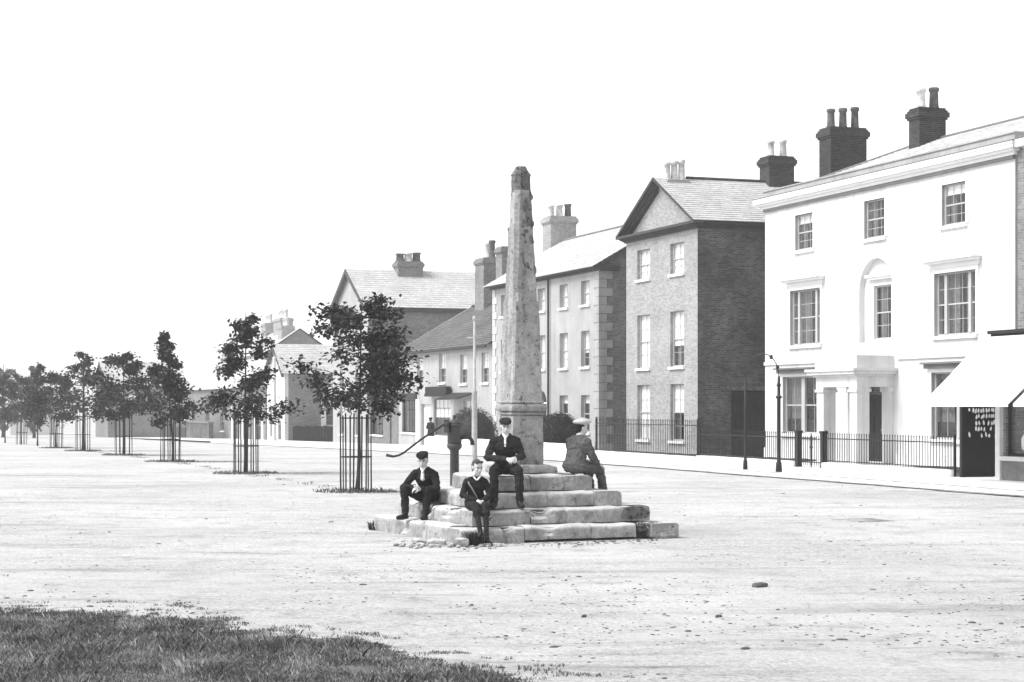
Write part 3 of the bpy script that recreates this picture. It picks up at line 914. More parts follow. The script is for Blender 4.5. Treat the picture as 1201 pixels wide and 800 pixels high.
q = MB(); q.prism([(x(-38.1), 0, 2.75), (x(-38.1), -1.0, 2.42), (x(-38.1), -1.0, 2.36), (x(-38.1), 0, 2.68)], (3.9, 0, 0)); q.build('canopy', MATS['dark_wood'], h4)
wall(h4, MATS['brick_mid'], fmap('right', W4), 0.3, D4, -2, 5.35, gable=[(0, 5.35), (D4, 5.35), (D4 / 2, 8.2)])
wall(h4, MATS['brick_mid'], fmap('left', 0), 0.3, D4, -2, 5.35, gable=[(0, 5.35), (D4, 5.35), (D4 / 2, 8.2)])
wall(h4, MATS['brick_mid'], fmap('back', D4), 0, W4, -2, 5.35)
m = MB()
slope(m, (-0.2, -0.35, 5.3), (W4, -0.35, 5.3), (W4, D4 / 2, 8.35), (-0.2, D4 / 2, 8.35), 22)
slope(m, (-0.2, D4 + 0.35, 5.3), (W4, D4 + 0.35, 5.3), (W4, D4 / 2, 8.35), (-0.2, D4 / 2, 8.35), 22)
rf = m.build('roof', MATS['tile_dark'], h4)
m = MB(); m.tube([(-0.2, D4 / 2, 8.38), (W4, D4 / 2, 8.38)], 0.1, 6); m.build('ridge_tiles', MATS['brick_stack'], rf)
m = MB(); m.prism([(-0.22, -0.4, 5.25), (-0.22, D4 / 2, 8.42), (-0.22, D4 / 2, 8.28), (-0.22, -0.4, 5.1)], (-0.06, 0, 0)); m.build('bargeboard', MATS['pale_wood'], rf)
m = MB(); m.tube([(-0.1, -0.42, 5.2), (W4, -0.42, 5.2)], 0.07, 6); m.build('gutter', MATS['iron'], rf)
chimney(h4, 2.4, 4.1, 4.3, 5.7, 7.2, 11.2, 2, mat='brick_mid', pot_h=1.1, pr=0.2, axis='x', pot_mats=['pot_pale', 'pot_dark'])
chimney(h4, 6.4, 7.5, 4.3, 5.9, 7.2, 11.6, 1, mat='brick_mid', pot_h=1.3, pr=0.22, pot_mats=['pot_dark'])

# ------------------------------------------------------------------ gabled house beyond the shop
h5a, h5b = -66.5, -56.7
W5 = h5b - h5a; D5 = 16
h5 = house('gabled_house', 'grey gabled house with pale slate roof rising behind the young trees', h5a)
ops = [(2, 3.2, 6.0, 7.6), (6.4, 7.6, 6.0, 7.6), (2, 3.2, 3.2, 5.0), (6.4, 7.6, 3.2, 5.0), (2, 3.2, 0, 2.2), (6.4, 7.6, 0, 2.2)]
wall(h5, MATS['render_c'], fr, 0, W5, -2.5, 8.6, ops, 0.3, gable=[(0, 8.6), (W5, 8.6), (W5 / 2, 11.3)])
for o in ops: window(h5, fr, *o, 0.12, 2, 2, blind=0.5)
wall(h5, MATS['brick_mid'], fmap('right', W5 + 0.004), 0.003, D5, -2.5, 8.6)
wall(h5, MATS['brick_mid'], fmap('left', 0), 0.3, D5, -2.5, 8.6)
wall(h5, MATS['brick_mid'], fmap('back', D5), 0, W5, -2.5, 8.6, gable=[(0, 8.6), (W5, 8.6), (W5 / 2, 11.3)])
m = MB()
slope(m, (W5 + 0.35, -0.35, 8.62), (W5 + 0.35, D5, 8.62), (W5 / 2, D5, 11.55), (W5 / 2, -0.35, 11.55), 18)
slope(m, (-0.35, -0.35, 8.62), (-0.35, D5, 8.62), (W5 / 2, D5, 11.55), (W5 / 2, -0.35, 11.55), 18)
rf = m.build('roof', MATS['slate'], h5)
for e, s_ in ((-0.35, -1), (W5 + 0.35, 1)):
    m = MB(); m.prism([(e, -0.37, 8.62), (W5 / 2, -0.37, 11.55), (W5 / 2, -0.37, 11.2), (e, -0.37, 8.25)], (0, 0.25, 0)); m.build('bargeboard', MATS['cornice'], rf)
m = MB(); m.box(W5 + 0.002, W5 + 0.34, 0, D5, 8.35, 8.58); m.build('eaves_board', MATS['cornice'], h5)
chimney(h5, W5 / 2 - 0.2, W5 / 2 + 1.0, 3.2, 5.0, 10.6, 12.1, 3, mat='brick_mid', pot_h=0.62, pr=0.3, pot_mats=['pot_dark', 'pot_pale', 'pot_dark'])
m = MB(); m.tube([(W5 + 0.12, 8.2, 8.5), (W5 + 0.12, 8.2, 0)], 0.09, 6); m.build('drainpipe', MATS['iron_grey'], h5)
# one storey shop between the two
sh = house('corner_shop', 'one storey shop with dark window and pale door between two houses', -56.6, cat='shop')
Ws = 7.1
wall(sh, MATS['mid_wood'], fr, 0, Ws, -2.5, 3.2, [(0.6, 3.6, 0.1, 2.2), (5.2, 6.6, -0.6, 2.1)], 0.25)
window(sh, fr, 0.6, 3.6, 0.1, 2.2, 0.1, 4, 1, frame_mat='dark_wood', meet=0.7)
q = MB(); q.box(5.2, 6.6, 0.1, 0.16, -0.6, 2.1); q.build('door', MATS['mid_wood'], sh)
q = MB(); q.box(0, Ws, -0.12, -0.002, 2.35, 2.75); q.box(-0.05, Ws, -0.25, -0.002, 2.751, 2.83); q.build('fascia_board', MATS['dark_wood'], sh)
q = MB(); q.box(0, Ws, 0.25, 6, 3.1, 3.2); q.build('roof', MATS['lead'], sh)
wall(sh, MATS['brick_mid'], fmap('back', 6), 0, Ws, -2.5, 3.1)

# ------------------------------------------------------------------ brick neighbour and the shop with the awning
nb = house('brick_neighbour', 'grey brick house adjoining the white house above the awning shop', 15.62)
wall(nb, MATS['brick_mid'], fr, 0, 12, -2, 9.5, [(2, 3.2, 7.4, 8.8), (6, 7.2, 7.4, 8.8), (2, 3.2, 4.2, 6.1), (6, 7.2, 4.2, 6.1)], 0.3)
for o in [(2, 3.2, 7.4, 8.8), (6, 7.2, 7.4, 8.8), (2, 3.2, 4.2, 6.1), (6, 7.2, 4.2, 6.1)]: window(nb, fr, *o, 0.12, 3, 2, curtain=0.3)
wall(nb, MATS['brick_mid'], fmap('right', 12), 0.3, 10, -2, 9.5)
wall(nb, MATS['brick_mid'], fmap('back', 10), 0, 12, -2, 9.5)
m = MB(); m.box(0.36, 12.3, -0.35, 0.1, 9.45, 9.66); m.build('cornice', MATS['trim'], nb)
m = MB(); slope(m, (0, 0.1, 9.7), (12, 0.1, 9.7), (12, 5, 11.9), (0, 5, 11.9), 20); slope(m, (0, 10, 9.7), (12, 10, 9.7), (12, 5, 11.9), (0, 5, 11.9), 20)
m.build('roof', MATS['slate'], nb)

ST = -4.0
sp = house('awning_shop', 'single storey shop with white canvas awning over its dark window', 20.45, t0=ST, cat='shop')
WS = 6.2
wall(sp, MATS['brick_mid'], fr, 0, WS, -1, 3.9, [(0.28, 5.6, 0.72, 2.9)], 0.25)
window(sp, fr, 0.28, 5.6, 0.72, 2.9, 0.08, 3, 1, meet=0.72, frame_mat='dark_wood', sill=False)
q = MB(); q.box(0.2, 5.8, -0.14, -0.002, 0.60, 0.71); q.build('sill', MATS['pale_wood'], sp)
q = MB(); q.box(0.22, 5.8, -0.06, -0.003, 0.0, 0.598); q.build('stall_riser', MATS['mid_wood'], sp)
q = MB(); q.box(0.0, 0.2, -0.12, -0.003, 0.0, 3.55); q.box(-0.04, 0.24, -0.15, -0.003, -0.1, 0.18); q.build('corner_post', MATS['pale_wood'], sp)
q = MB(); q.box(-0.1, WS + 0.1, -0.18, -0.002, 3.56, 3.84); q.box(-0.14, WS + 0.1, -0.26, 0.2, 3.841, 3.93); q.build('fascia_board', MATS['ink'], sp)
q = MB(); q.box(0, WS, 0.25, 3.9, 3.7, 3.8); q.build('roof', MATS['lead'], sp)
wall(sp, MATS['brick_mid'], fmap('left', 0), 0.25, 3.9, -1, 3.7)
def awning(x0, x1, p=1.85, z1=3.78, z0=2.05):
    q = MB(); n = 10; K = 8
    for i in range(n):
        for j in range(K):
            f = [(i + di) / n for di in (0, 1)]; g_ = [(j + dj) / K for dj in (0, 1)]
            pt = lambda a, b: (x0 + (x1 - x0) * a, -0.2 - p * b, z1 + (z0 - z1) * b - 0.05 * sin(pi * b) - 0.012 * sin(a * 9) * b)
            a_, b_, c_, d_ = pt(f[0], g_[0]), pt(f[1], g_[0]), pt(f[1], g_[1]), pt(f[0], g_[1])
            q.quad(a_, b_, c_, d_)
            dn = lambda v: (v[0], v[1] + 0.012, v[2] - 0.02)
            q.quad(dn(a_), dn(b_), dn(c_), dn(d_))
    for i in range(n):
        f0, f1 = i / n, (i + 1) / n
        xa, xb = x0 + (x1 - x0) * f0, x0 + (x1 - x0) * f1
        q.quad((xa, -0.2 - p, z0), (xb, -0.2 - p, z0), (xb, -0.2 - p, z0 - 0.07), (xa, -0.2 - p, z0 - 0.07))
    aw = q.build('awning', MATS['canvas'], sp)
    q = MB()
    for xx in (x0 + 0.05, x1 - 0.05):
        q.tube([(xx, -0.12, 2.3), (xx, -0.2 - p + 0.05, z0 - 0.02)], 0.015, 6)
    q.tube([(x0, -0.2 - p + 0.03, z0 - 0.02), (x1, -0.2 - p + 0.03, z0 - 0.02)], 0.02, 6)
    q.build('awning_frame', MATS['iron_grey'], aw)
awning(-0.42, 3.3)
awning(3.5, 6.6)
# pale jar standing in the shop window
q = MB(); q.lathe([(0.10, 0), (0.14, 0.05), (0.15, 0.3), (0.09, 0.42), (0.07, 0.46), (0.1, 0.5), (0.0, 0.56)], k=14)
jar = q.build('jar', MATS['blind'], smooth=True); jar.location = S(20.45 + 0.78, ST + 0.30, 0.86); tag(jar, 'pale round jar in the shop window under the awning', 'jar')
q = MB(); q.box(20.75, 26.0, ST + 0.22, ST + 0.6, 0.80, 0.85)
cnt = q.build('window_shelf', MATS['mid_wood'], None); cnt.location = (OX, OY, 0); cnt.rotation_euler = (0, 0, ROT)
tag(cnt, 'wooden display shelf inside the shop window', 'shelf')
# side screen with rows of hanging goods
scn = thing('display_screen', 'dark boarded screen hung with rows of small pale goods beside the shop', 'screen', S(18.75, ST), ROT)
q = MB(); q.box(-0.12, -0.04, 0.05, 3.9, 0, 2.32); q.box(-0.05, 0.05, -0.02, 0.08, 0, 2.45); q.box(-0.14, -0.02, 0.0, 3.9, 2.32, 2.42)
q.build('board', MATS['ink'], scn)
gm = []
for s in range(3):
    q = MB(); q.lathe([(0.006, 0.10), (0.012, 0.09), (0.03, 0.05), (0.038, 0.0), (0.03, -0.05), (0.008, -0.07)], k=8); gm.append(q.mesh('hanging_good', MATS['blind'], True))
rr = random.Random(3)
for r in range(7):
    q = MB(); q.tube([(0.0, 0.15, 2.26 - r * 0.165 + 0.02), (0.0, 3.6, 2.26 - r * 0.165 + 0.02)], 0.006, 5); q.build('rail', MATS['iron'], scn)
    for k in range(19):
        y = 0.22 + k * 0.078 + rr.uniform(-0.02, 0.02)
        if rr.random() > min(0.95, (y - 0.1) / 0.75) or rr.random() < 0.04 * r: continue
        inst('hanging_good', gm[(k + r) % 3], scn, (0.03, y, 2.20 - r * 0.165 + rr.uniform(-0.02, 0.02)), (rr.uniform(-0.25, 0.25), 0, 0), (1, rr.uniform(0.45, 0.8), rr.uniform(0.55, 0.9)))
q = MB(); q.box(-0.02, 1.62, 1.6, 1.66, 0, 1.25)
q.build('counter_front', MATS['ink'], scn)

# ------------------------------------------------------------------ railings
def railing(name, label, a0, a1, t, ztop, spacing=0.14, gaps=(), spike=0.07, plinth=True, ret=None):
    p0 = S(a0, t); zg = gz(p0.x, p0.y) + 0.1
    r = thing(name, label, 'railing', (p0.x, p0.y, zg), ROT, None)
    L = a1 - a0
    q = MB(); h = ztop - zg
    q.tube([(0, 0, 0.16), (0, 0, h), (0, 0, h + spike * 0.4), (0, 0, h + spike)], [0.0125, 0.0125, 0.02, 0.003], 6)
    bm_ = q.mesh('bar', MATS['iron'])
    n = int(L / spacing)
    for i in range(n + 1):
        s = i * spacing
        if any(g0 < s < g1 for g0, g1 in gaps): continue
        inst('bar', bm_, r, (s, 0, 0))
    segs = []; s = 0.0
    for g0, g1 in list(gaps) + [(L, L)]:
        segs.append((s, g0)); s = g1
    for (s0, s1) in segs:
        q = MB(); q.box(s0, s1, -0.018, 0.018, h - 0.13, h - 0.10); q.build('rail', MATS['iron'], r)
        q = MB(); q.box(s0, s1, -0.018, 0.018, 0.235, 0.262); q.build('rail', MATS['iron'], r)
        if plinth:
            ln = s1 - s0; k = max(1, int(ln / 1.9))
            for j in range(k):
                q = MB(); rough_block(q, s0 + ln * j / k + 0.006, s0 + ln * (j + 1) / k - 0.006, -0.17, 0.17, -0.3, 0.20, 0.006, 0.015, a0 + j, (8, 3, 3))
                q.build('plinth_stone', MATS['kerb'], r, True)
        for e in (s0, s1):
            q = MB(); q.box(e - 0.028, e + 0.028, -0.03, 0.03, 0.0, h + 0.05); q.ell((e, 0, h + 0.09), (0.04, 0.04, 0.05), nu=8, nv=6); q.build('standard', MATS['iron'], r)
    return r
railing('iron_railing', 'iron railing on a stone kerb before the white porch house', 2.75, 9.75, -4.0, 1.12)
rl2 = railing('iron_railing', 'iron railing on a stone kerb ending beside the awning shop', 11.55, 18.45, -4.0, 1.12)
railing('spiked_railing', 'tall spiked railing before the pedimented brick house', -6.8, 2.6, -4.0, 1.42, 0.155, spike=0.10)
# gate with two dark posts between the two railings of the white house
gt = thing('garden_gate', 'narrow iron gate with thick dark posts opposite the white porch', 'gate', S(9.8, -4.0, 0.1), ROT)
for xx in (0.05, 1.62):
    q = MB(); q.box(xx - 0.08, xx + 0.08, -0.08, 0.08, 0, 1.05); q.prism([(xx - 0.10, -0.10, 1.05), (xx + 0.10, -0.10, 1.05), (xx + 0.10, 0.10, 1.05), (xx - 0.10, 0.10, 1.05)], (0, 0, 0.08))
    q.build('gate_post', MATS['iron'], gt)
for k in range(10):
    q = MB(); q.tube([(0.22 + k * 0.138, 0, 0.06), (0.22 + k * 0.138, 0, 0.98)], 0.012, 6); q.build('bar', MATS['iron'], gt)
for z in (0.14, 0.86):
    q = MB(); q.box(0.16, 1.52, -0.015, 0.015, z, z + 0.03); q.build('rail', MATS['iron'], gt)
q = MB(); q.ell((0.85, 0, 0.62), (0.11, 0.02, 0.05)); q.tube([(0.85, 0, 0), (0.85, 0, 1.05)], 0.022, 6); q.build('latch', MATS['iron'], gt)

# dark garden beds behind the railings
def bed(a0, a1, t0, t1, label, seed):
    q = MB(); nxx = int((a1 - a0) / 0.3); nyy = int((t1 - t0) / 0.3)
    for j in range(nyy + 1):
        for i in range(nxx + 1):
            a = a0 + (a1 - a0) * i / nxx; t = t0 + (t1 - t0) * j / nyy
            p = S(a, t); e = min(i, nxx - i, j, nyy - j)
            q.v.append((p.x, p.y, gz(p.x, p.y) + 0.06 + (0.0 if e == 0 else 0.10 + 0.05 * noise.noise((p.x * 1.5, p.y * 1.5, seed)))))
    for j in range(nyy):
        for i in range(nxx):
            k = j * (nxx + 1) + i
            q.face((k, k + 1, k + nxx + 2, k + nxx + 1))
    o = q.build('garden_bed', MATS['earth'], smooth=True)
    return tag(o, label, None, None, 'structure')
bed(0.3, 6.0, -3.7, -0.1, 'dark soil bed left of the porch', 1.0)
bed(11.8, 18.2, -3.7, -0.1, 'dark soil bed right of the porch', 2.0)
bed(-13, 0.0, -3.7, -0.1, 'dark soil bed before the pedimented house', 3.0)
bed(-30, -13.4, -3.7, -0.1, 'dark soil bed before the quoined house', 4.0)

# low garden wall in front of the quoined house
lw = house('garden_wall', 'low stone garden wall in front of the quoined house', -30, t0=-4.0, cat='wall')
for k in range(12):
    q = MB(); rough_block(q, k * 1.9 + 0.01, k * 1.9 + 1.89, -0.16, 0.16, -0.6, 0.42, 0.01, 0.02, k * 2.1, (9, 3, 4)); q.build('coping_stone', MATS['kerb'], lw, True)

# iron arch of two posts at the kerb
ar = thing('lamp_arch', 'slender iron arch on two posts standing at the kerb', 'arch', S(11.6, -6.75, 0.1), ROT)
q = MB(); q.tube([(0, 0, 0), (0, 0, 0.25), (0, 0, 0.3), (0, 0, 1.5), (0, 0, 2.75)], [0.075, 0.065, 0.045, 0.036, 0.03], 8); q.build('post', MATS['iron'], ar, True)
q = MB(); q.tube([(2.1, 0, 0), (2.1, 0, 0.25), (2.1, 0, 0.32), (2.1, 0, 2.1), (2.1, 0, 2.13), (2.1, 0, 2.17), (2.1, 0, 2.2), (2.1, 0, 2.45), (2.1, 0, 2.48), (2.1, 0, 2.55), (2.1, 0, 2.75)],
                [0.10, 0.085, 0.06, 0.055, 0.095, 0.095, 0.05, 0.045, 0.075, 0.045, 0.035], 8); q.build('post', MATS['iron'], ar, True)
q = MB(); q.tube([(1.05 - 1.05 * cos(pi * k / 16), 0, 2.75 + 0.68 * sin(pi * k / 16)) for k in range(17)], 0.015, 6); q.build('hoop', MATS['iron_grey'], ar, True)
for k in (11, 14):
    q = MB(); q.ell((1.05 - 1.05 * cos(pi * k / 16), 0, 2.75 + 0.68 * sin(pi * k / 16)), (0.06, 0.05, 0.07), nu=8, nv=6); q.build('knob', MATS['iron'], ar)

# ------------------------------------------------------------------ far houses on the left of the street
def side_gable(name, label, a0, a1, D, eave, ridge, wmat, smat, rmat, t0=0.0, ops_r=(), ops_f=(), nf_=16):
    h = house(name, label, a0, t0=t0)
    Wd = a1 - a0
    gg = [(0, eave), (Wd, eave), (Wd / 2, ridge)]
    wall(h, MATS[wmat], fr, 0, Wd, -3, eave, ops_f, 0.3, gable=gg)
    for o in ops_f: window(h, fr, *o, 0.1, 2, 2, blind=0.4)
    wall(h, MATS[smat], fmap('right', Wd), 0.3, D, -3, eave, ops_r, 0.3)
    for o in ops_r: window(h, fmap('right', Wd), *o, 0.06, 3, 2, curtain=0.2)
    wall(h, MATS[smat], fmap('left', 0), 0.3, D, -3, eave)
    wall(h, MATS[smat], fmap('back', D), 0, Wd, -3, eave, gable=gg)
    m = MB()
    slope(m, (Wd + 0.3, -0.3, eave), (Wd + 0.3, D, eave), (Wd / 2, D, ridge + 0.2), (Wd / 2, -0.3, ridge + 0.2), nf_)
    slope(m, (-0.3, -0.3, eave), (-0.3, D, eave), (Wd / 2, D, ridge + 0.2), (Wd / 2, -0.3, ridge + 0.2), nf_)
    rf = m.build('roof', MATS[rmat], h)
    for e in (-0.3, Wd + 0.3):
        m = MB(); m.prism([(e, -0.34, eave), (Wd / 2, -0.34, ridge + 0.2), (Wd / 2, -0.34, ridge - 0.1), (e, -0.34, eave - 0.3)], (0, 0.2, 0)); m.build('bargeboard', MATS['cornice'], rf)
    return h
def street_gable(name, label, a0, a1, D, eave, ridge, wmat, smat, rmat, t0=0.0, ops_f=(), nf_=16):
    h = house(name, label, a0, t0=t0)
    Wd = a1 - a0
    wall(h, MATS[wmat], fr, 0, Wd, -3, eave, ops_f, 0.3)
    for o in ops_f: window(h, fr, *o, 0.1, 2, 2, curtain=0.25)
    gg = [(0, eave), (D, eave), (D / 2, ridge)]
    wall(h, MATS[smat], fmap('right', Wd), 0.3, D, -3, eave, gable=gg)
    wall(h, MATS[smat], fmap('left', 0), 0.3, D, -3, eave, gable=gg)
    wall(h, MATS[smat], fmap('back', D), 0, Wd, -3, eave)
    m = MB()
    slope(m, (-0.2, -0.3, eave), (Wd + 0.2, -0.3, eave), (Wd + 0.2, D / 2, ridge + 0.15), (-0.2, D / 2, ridge + 0.15), nf_)
    slope(m, (-0.2, D + 0.3, eave), (Wd + 0.2, D + 0.3, eave), (Wd + 0.2, D / 2, ridge + 0.15), (-0.2, D / 2, ridge + 0.15), nf_)
    m.build('roof', MATS[rmat], h)
    return h
h6 = side_gable('shop_house', 'brick house with white framed side window behind the leafiest tree', -89.5, -82.6, 12, 4.6, 6.9, 'stucco', 'brick_mid', 'slate', ops_r=[(3.4, 7.2, 0.4, 2.1)], ops_f=[(1.2, 3.0, -0.6, 2.0), (4.2, 5.6, -0.8, 1.8)])
rt6 = fmap('right', 6.9)
q = MB(); fbox(q, rt6, 3.2, 7.4, 2.3, 4.0, -0.06, -0.003); q.build('sign_board', MATS['trim'], h6)
q = MB(); bars_box(q, rt6, [(3.0, 3.4, -0.6, 2.25, -0.08, -0.003), (7.2, 7.6, -0.6, 2.25, -0.08, -0.003), (3.4, 7.2, 2.1, 2.25, -0.08, -0.003)]); q.build('window_surround', MATS['trim'], h6)
fn = house('board_fence', 'dark boarded fence along the foot of the far brick house', -81.4, t0=0.4, cat='fence')
for k in range(44):
    q = MB(); q.box(0.0, 0.03, k * 0.25, k * 0.25 + 0.235, -1.3, 0.35 + 0.03 * ((k * 5) % 3)); q.build('plank', MATS['dark_wood'], fn)
q = MB(); q.box(-0.06, -0.003, 0, 11, 0.0, 0.08); q.build('rail', MATS['dark_wood'], fn)
h7 = street_gable('tall_house', 'tall pale far house with clustered chimneys above the lower roofs', -160, -134, 8, 7.6, 10.4, 'stucco', 'brick_mid', 'slate', t0=9)
chimney(h7, 8.5, 11.0, 3.3, 4.7, 9.6, 11.8, 3, mat='render_b', pot_h=1.0, pr=0.24, axis='x')
chimney(h7, 15.5, 19.5, 3.3, 4.7, 9.6, 12.0, 5, mat='render_b', pot_h=1.0, pr=0.24, axis='x')
chimney(h7, 22.5, 24.5, 2.3, 3.7, 8.8, 10.9, 3, mat='render_b', pot_h=0.9, pr=0.22, axis='x')
h8 = street_gable('long_cottage', 'long low brick cottage with pale roof behind the spreading tree', -131, -90, 8, 3.6, 6.2, 'brick_mid', 'brick_mid', 'slate', ops_f=[(4, 6, -0.4, 1.4), (12, 14, -0.4, 1.4), (20, 22, -0.4, 1.4), (27, 28.6, -1.2, 1.5), (32, 34, -1.0, 1.6), (37, 39, -1.0, 1.6)])
for k, xx in enumerate((26.2, 29.4, 31.0, 35.2, 36.4, 39.8)):
    q = MB(); q.box(xx, xx + 0.55, -0.14, -0.003, -2, 2.0); q.build('pilaster', MATS['trim'], h8)
yd = house('yard_wall', 'low grey yard wall with a dark door before the cottage', -128, t0=-1.6, cat='wall')
q = MB(); q.box(0, 21, -0.2, 0.2, -2, 0.35); q.build('wall', MATS['brick_dark'], yd)
q = MB(); q.box(-0.1, 21.1, -0.28, 0.28, 0.352, 0.5); q.build('coping', MATS['lead'], yd)
q = MB(); q.box(2, 8, -0.26, -0.21, -2, -0.2); q.build('door', MATS['dark_wood'], yd)
h9 = side_gable('brick_barn', 'plain brick building with small pale window behind the row of trees', -158, -146, 7.6, 4.3, 7.0, 'brick_mid', 'brick_mid', 'slate', t0=-6.3, ops_r=[(2.6, 4.0, 1.7, 2.9)])
q = MB(); bars_box(q, fmap('right', 12), [(2.2, 2.6, 1.4, 3.2, -0.05, -0.003), (4.0, 4.4, 1.4, 3.2, -0.05, -0.003), (2.6, 4.0, 2.9, 3.2, -0.05, -0.003), (2.6, 4.0, 1.4, 1.7, -0.05, -0.003)]); q.build('window_surround', MATS['trim'], h9)
h10 = side_gable('far_house', 'faint distant gabled house closing the far end of the street', -215, -203, 6, 3.6, 5.6, 'stucco', 'stucco', 'slate', t0=-13, ops_r=[(1.4, 2.6, 0.2, 2.0), (3.8, 5.0, 0.2, 2.0)])
# pale pole beside the far shop house
pl = MB(); pl.tube([(0, 0, -0.3), (0, 0, 1.0), (0, 0, 6.6)], [0.2, 0.16, 0.12], 8); pl.tube([(-0.5, 0, 6.1), (0.5, 0, 6.1)], 0.05, 6); pl.ell((0, 0, 6.65), (0.15, 0.15, 0.12))
po = pl.build('telegraph_pole', MATS['pale_wood']); pp = S(-80.5, -1.3); pp.z = gz(pp.x, pp.y); po.location = pp
tag(po, 'tall pale pole beside the far brick shop house', 'pole')
pl = MB(); pl.tube([(0, 0, -0.3), (0, 0, 0.1), (0, 0, 2.45), (0, 0, 2.5), (0, 0, 2.55), (0, 0, 4.9)], [0.11, 0.10, 0.095, 0.11, 0.05, 0.04], 10); pl.ell((0, 0, 4.95), (0.07, 0.07, 0.09)); pl.tube([(-0.25, 0, 4.3), (0.25, 0, 4.3)], 0.02, 6)
MATS['post_wood'] = M('weathered post', 0.40, var=0.2, scale=4, streak=0.3)
po = pl.build('street_post', MATS['post_wood'], smooth=True); po.location = P(556.5, 60)
tag(po, 'pale thick-footed post standing behind the water pump', 'post')

# ------------------------------------------------------------------ market cross
CX, CY, CR = 0.14, 28.0, radians(25)
cr = thing('market_cross', 'weathered stone market cross shaft on four square steps', 'cross', (CX, CY, 0), CR)
SZ = [3.6, 2.96, 2.34, 1.66]
ZT = [0.0, 0.25, 0.48, 0.71, 0.95]
rs = random.Random(11)
for k in range(4):
    s = SZ[k] / 2; z0, z1 = ZT[k], ZT[k + 1]
    ring = 0.48
    st = MB(); c_in = 0.10 if k else 0.16
    rough_block(st, -s + c_in, s - c_in, -s + c_in, s - c_in, z0 - 0.05, z1 - 0.02, 0.006, 0.02, k * 5.5, (16, 16, 2))
    step = st.build('step', MATS['rubble'] if k == 0 else MATS['stone_dark'], cr, 'crisp')
    nside = (3, 3, 2, 2)[k]
    lo0 = z0 + (0.035 if k == 0 else 0.002)
    for side in range(4):
        # each side runs the full length minus one corner
        cuts = [0.0]
        for j in range(1, nside): cuts.append(j / nside + rs.uniform(-0.08, 0.08))
        cuts.append(1.0)
        for j in range(nside):
            u0 = -s + (2 * s - ring) * cuts[j] + 0.005; u1 = -s + (2 * s - ring) * cuts[j + 1] - 0.005
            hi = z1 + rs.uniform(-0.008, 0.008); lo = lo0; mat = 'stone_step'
            if k == 0 and side == 0 and j == nside - 1: u1 -= 0.25
            if k == 0 and side == 0 and j == 0: hi -= 0.01; lo = z0 - 0.06
            if k == 0 and side == 3: lo = z0 - 0.08
            q = MB()
            jig = rs.uniform(-0.012, 0.012)
            worn_block(q, u0, u1, -s + jig, -s + ring, lo, hi, rs.uniform(0.065, 0.095), 0.012, k * 11 + side * 3.7 + j * 1.3)
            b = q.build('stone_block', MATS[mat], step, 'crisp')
            b.rotation_euler = (rs.uniform(-0.006, 0.006), rs.uniform(-0.006, 0.006), side * pi / 2)
# broken corner stones at the right hand end
s = SZ[0] / 2
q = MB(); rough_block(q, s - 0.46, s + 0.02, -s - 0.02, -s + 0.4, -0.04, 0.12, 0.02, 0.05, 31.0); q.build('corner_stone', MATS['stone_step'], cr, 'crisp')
for i in range(14):
    q = MB(); w = rs.uniform(0.04, 0.09)
    xx = s - 0.72 + (i % 7) * 0.095; zz = 0.14 + 0.07 * (i // 7)
    q.ell((xx, -s + 0.10 + rs.uniform(-0.03, 0.03), zz), (w * 0.75, w * 0.8, w * 0.55), nu=7, nv=5); q.build('rubble_stone', MATS['stone_dark'], cr)
s2 = SZ[1] / 2
q = MB(); rough_block(q, s2 - 0.50, s2 + 0.012, -s2 - 0.012, -s2 + 0.3, 0.27, 0.487, 0.012, 0.03, 37.0); q.build('corner_stone', MATS['stone_dark'], cr, 'crisp')
# socket slab, pedestal, moulding
q = MB(); rough_block(q, -0.44, 0.44, -0.44, 0.44, 0.94, 1.08, 0.014, 0.03, 3.0, (9, 9, 3)); q.build('socket_slab', MATS['stone'], cr, 'crisp')
q = MB(); rough_block(q, -0.27, 0.27, -0.27, 0.27, 1.07, 1.86, 0.010, 0.02, 4.4, (8, 8, 10)); q.build('pedestal', MATS['stone'], cr, 'crisp')
q = MB()
rough_block(q, -0.29, 0.29, -0.29, 0.29, 1.85, 1.91, 0.006, 0.02, 5.4, (8, 8, 2))
rough_block(q, -0.315, 0.315, -0.315, 0.315, 1.905, 2.03, 0.010, 0.025, 6.4, (9, 9, 3))
rough_block(q, -0.285, 0.285, -0.285, 0.285, 2.025, 2.09, 0.006, 0.02, 7.4, (8, 8, 2))
q.build('moulding', MATS['stone'], cr, 'crisp')
def shaft_piece(name, z0, z1, w0, w1, ch0, ch1, n, mat, seed, amp=0.010):
    q = MB(); rings = []
    for i in range(n + 1):
        f = i / n; z = z0 + (z1 - z0) * f; w = (w0 + (w1 - w0) * f) / 2; c = ch0 + (ch1 - ch0) * f
        pts = []
        corners = [(w - c, -w), (w, -w + c), (w, w - c), (w - c, w), (-w + c, w), (-w, w - c), (-w, -w + c), (-w + c, -w)]
        for a in range(8):
            p, r_ = corners[a], corners[(a + 1) % 8]
            for t in (0, 0.34, 0.67) if a % 2 else (0, 0.5):
                pts.append((p[0] + (r_[0] - p[0]) * t, p[1] + (r_[1] - p[1]) * t))
        for (xx, yy) in pts:
            nv = noise.noise_vector((xx * 6 + seed, yy * 6, z * 3.0)); nw = noise.noise_vector((xx * 15, yy * 15 + seed, z * 9.0))
            q.v.append((xx + amp * (nv[0] + 0.7 * nw[0]), yy + amp * (nv[1] + 0.7 * nw[1]), z + 0.2 * amp * nv[2]))
        rings.append(len(pts))
    k = rings[0]
    for i in range(n):
        for j in range(k): q.face((i * k + j, i * k + (j + 1) % k, (i + 1) * k + (j + 1) % k, (i + 1) * k + j))
    q.face([n * k + j for j in range(k)]); q.face([j for j in range(k)][::-1])
    return q.build(name, MATS[mat], cr, 'crisp')
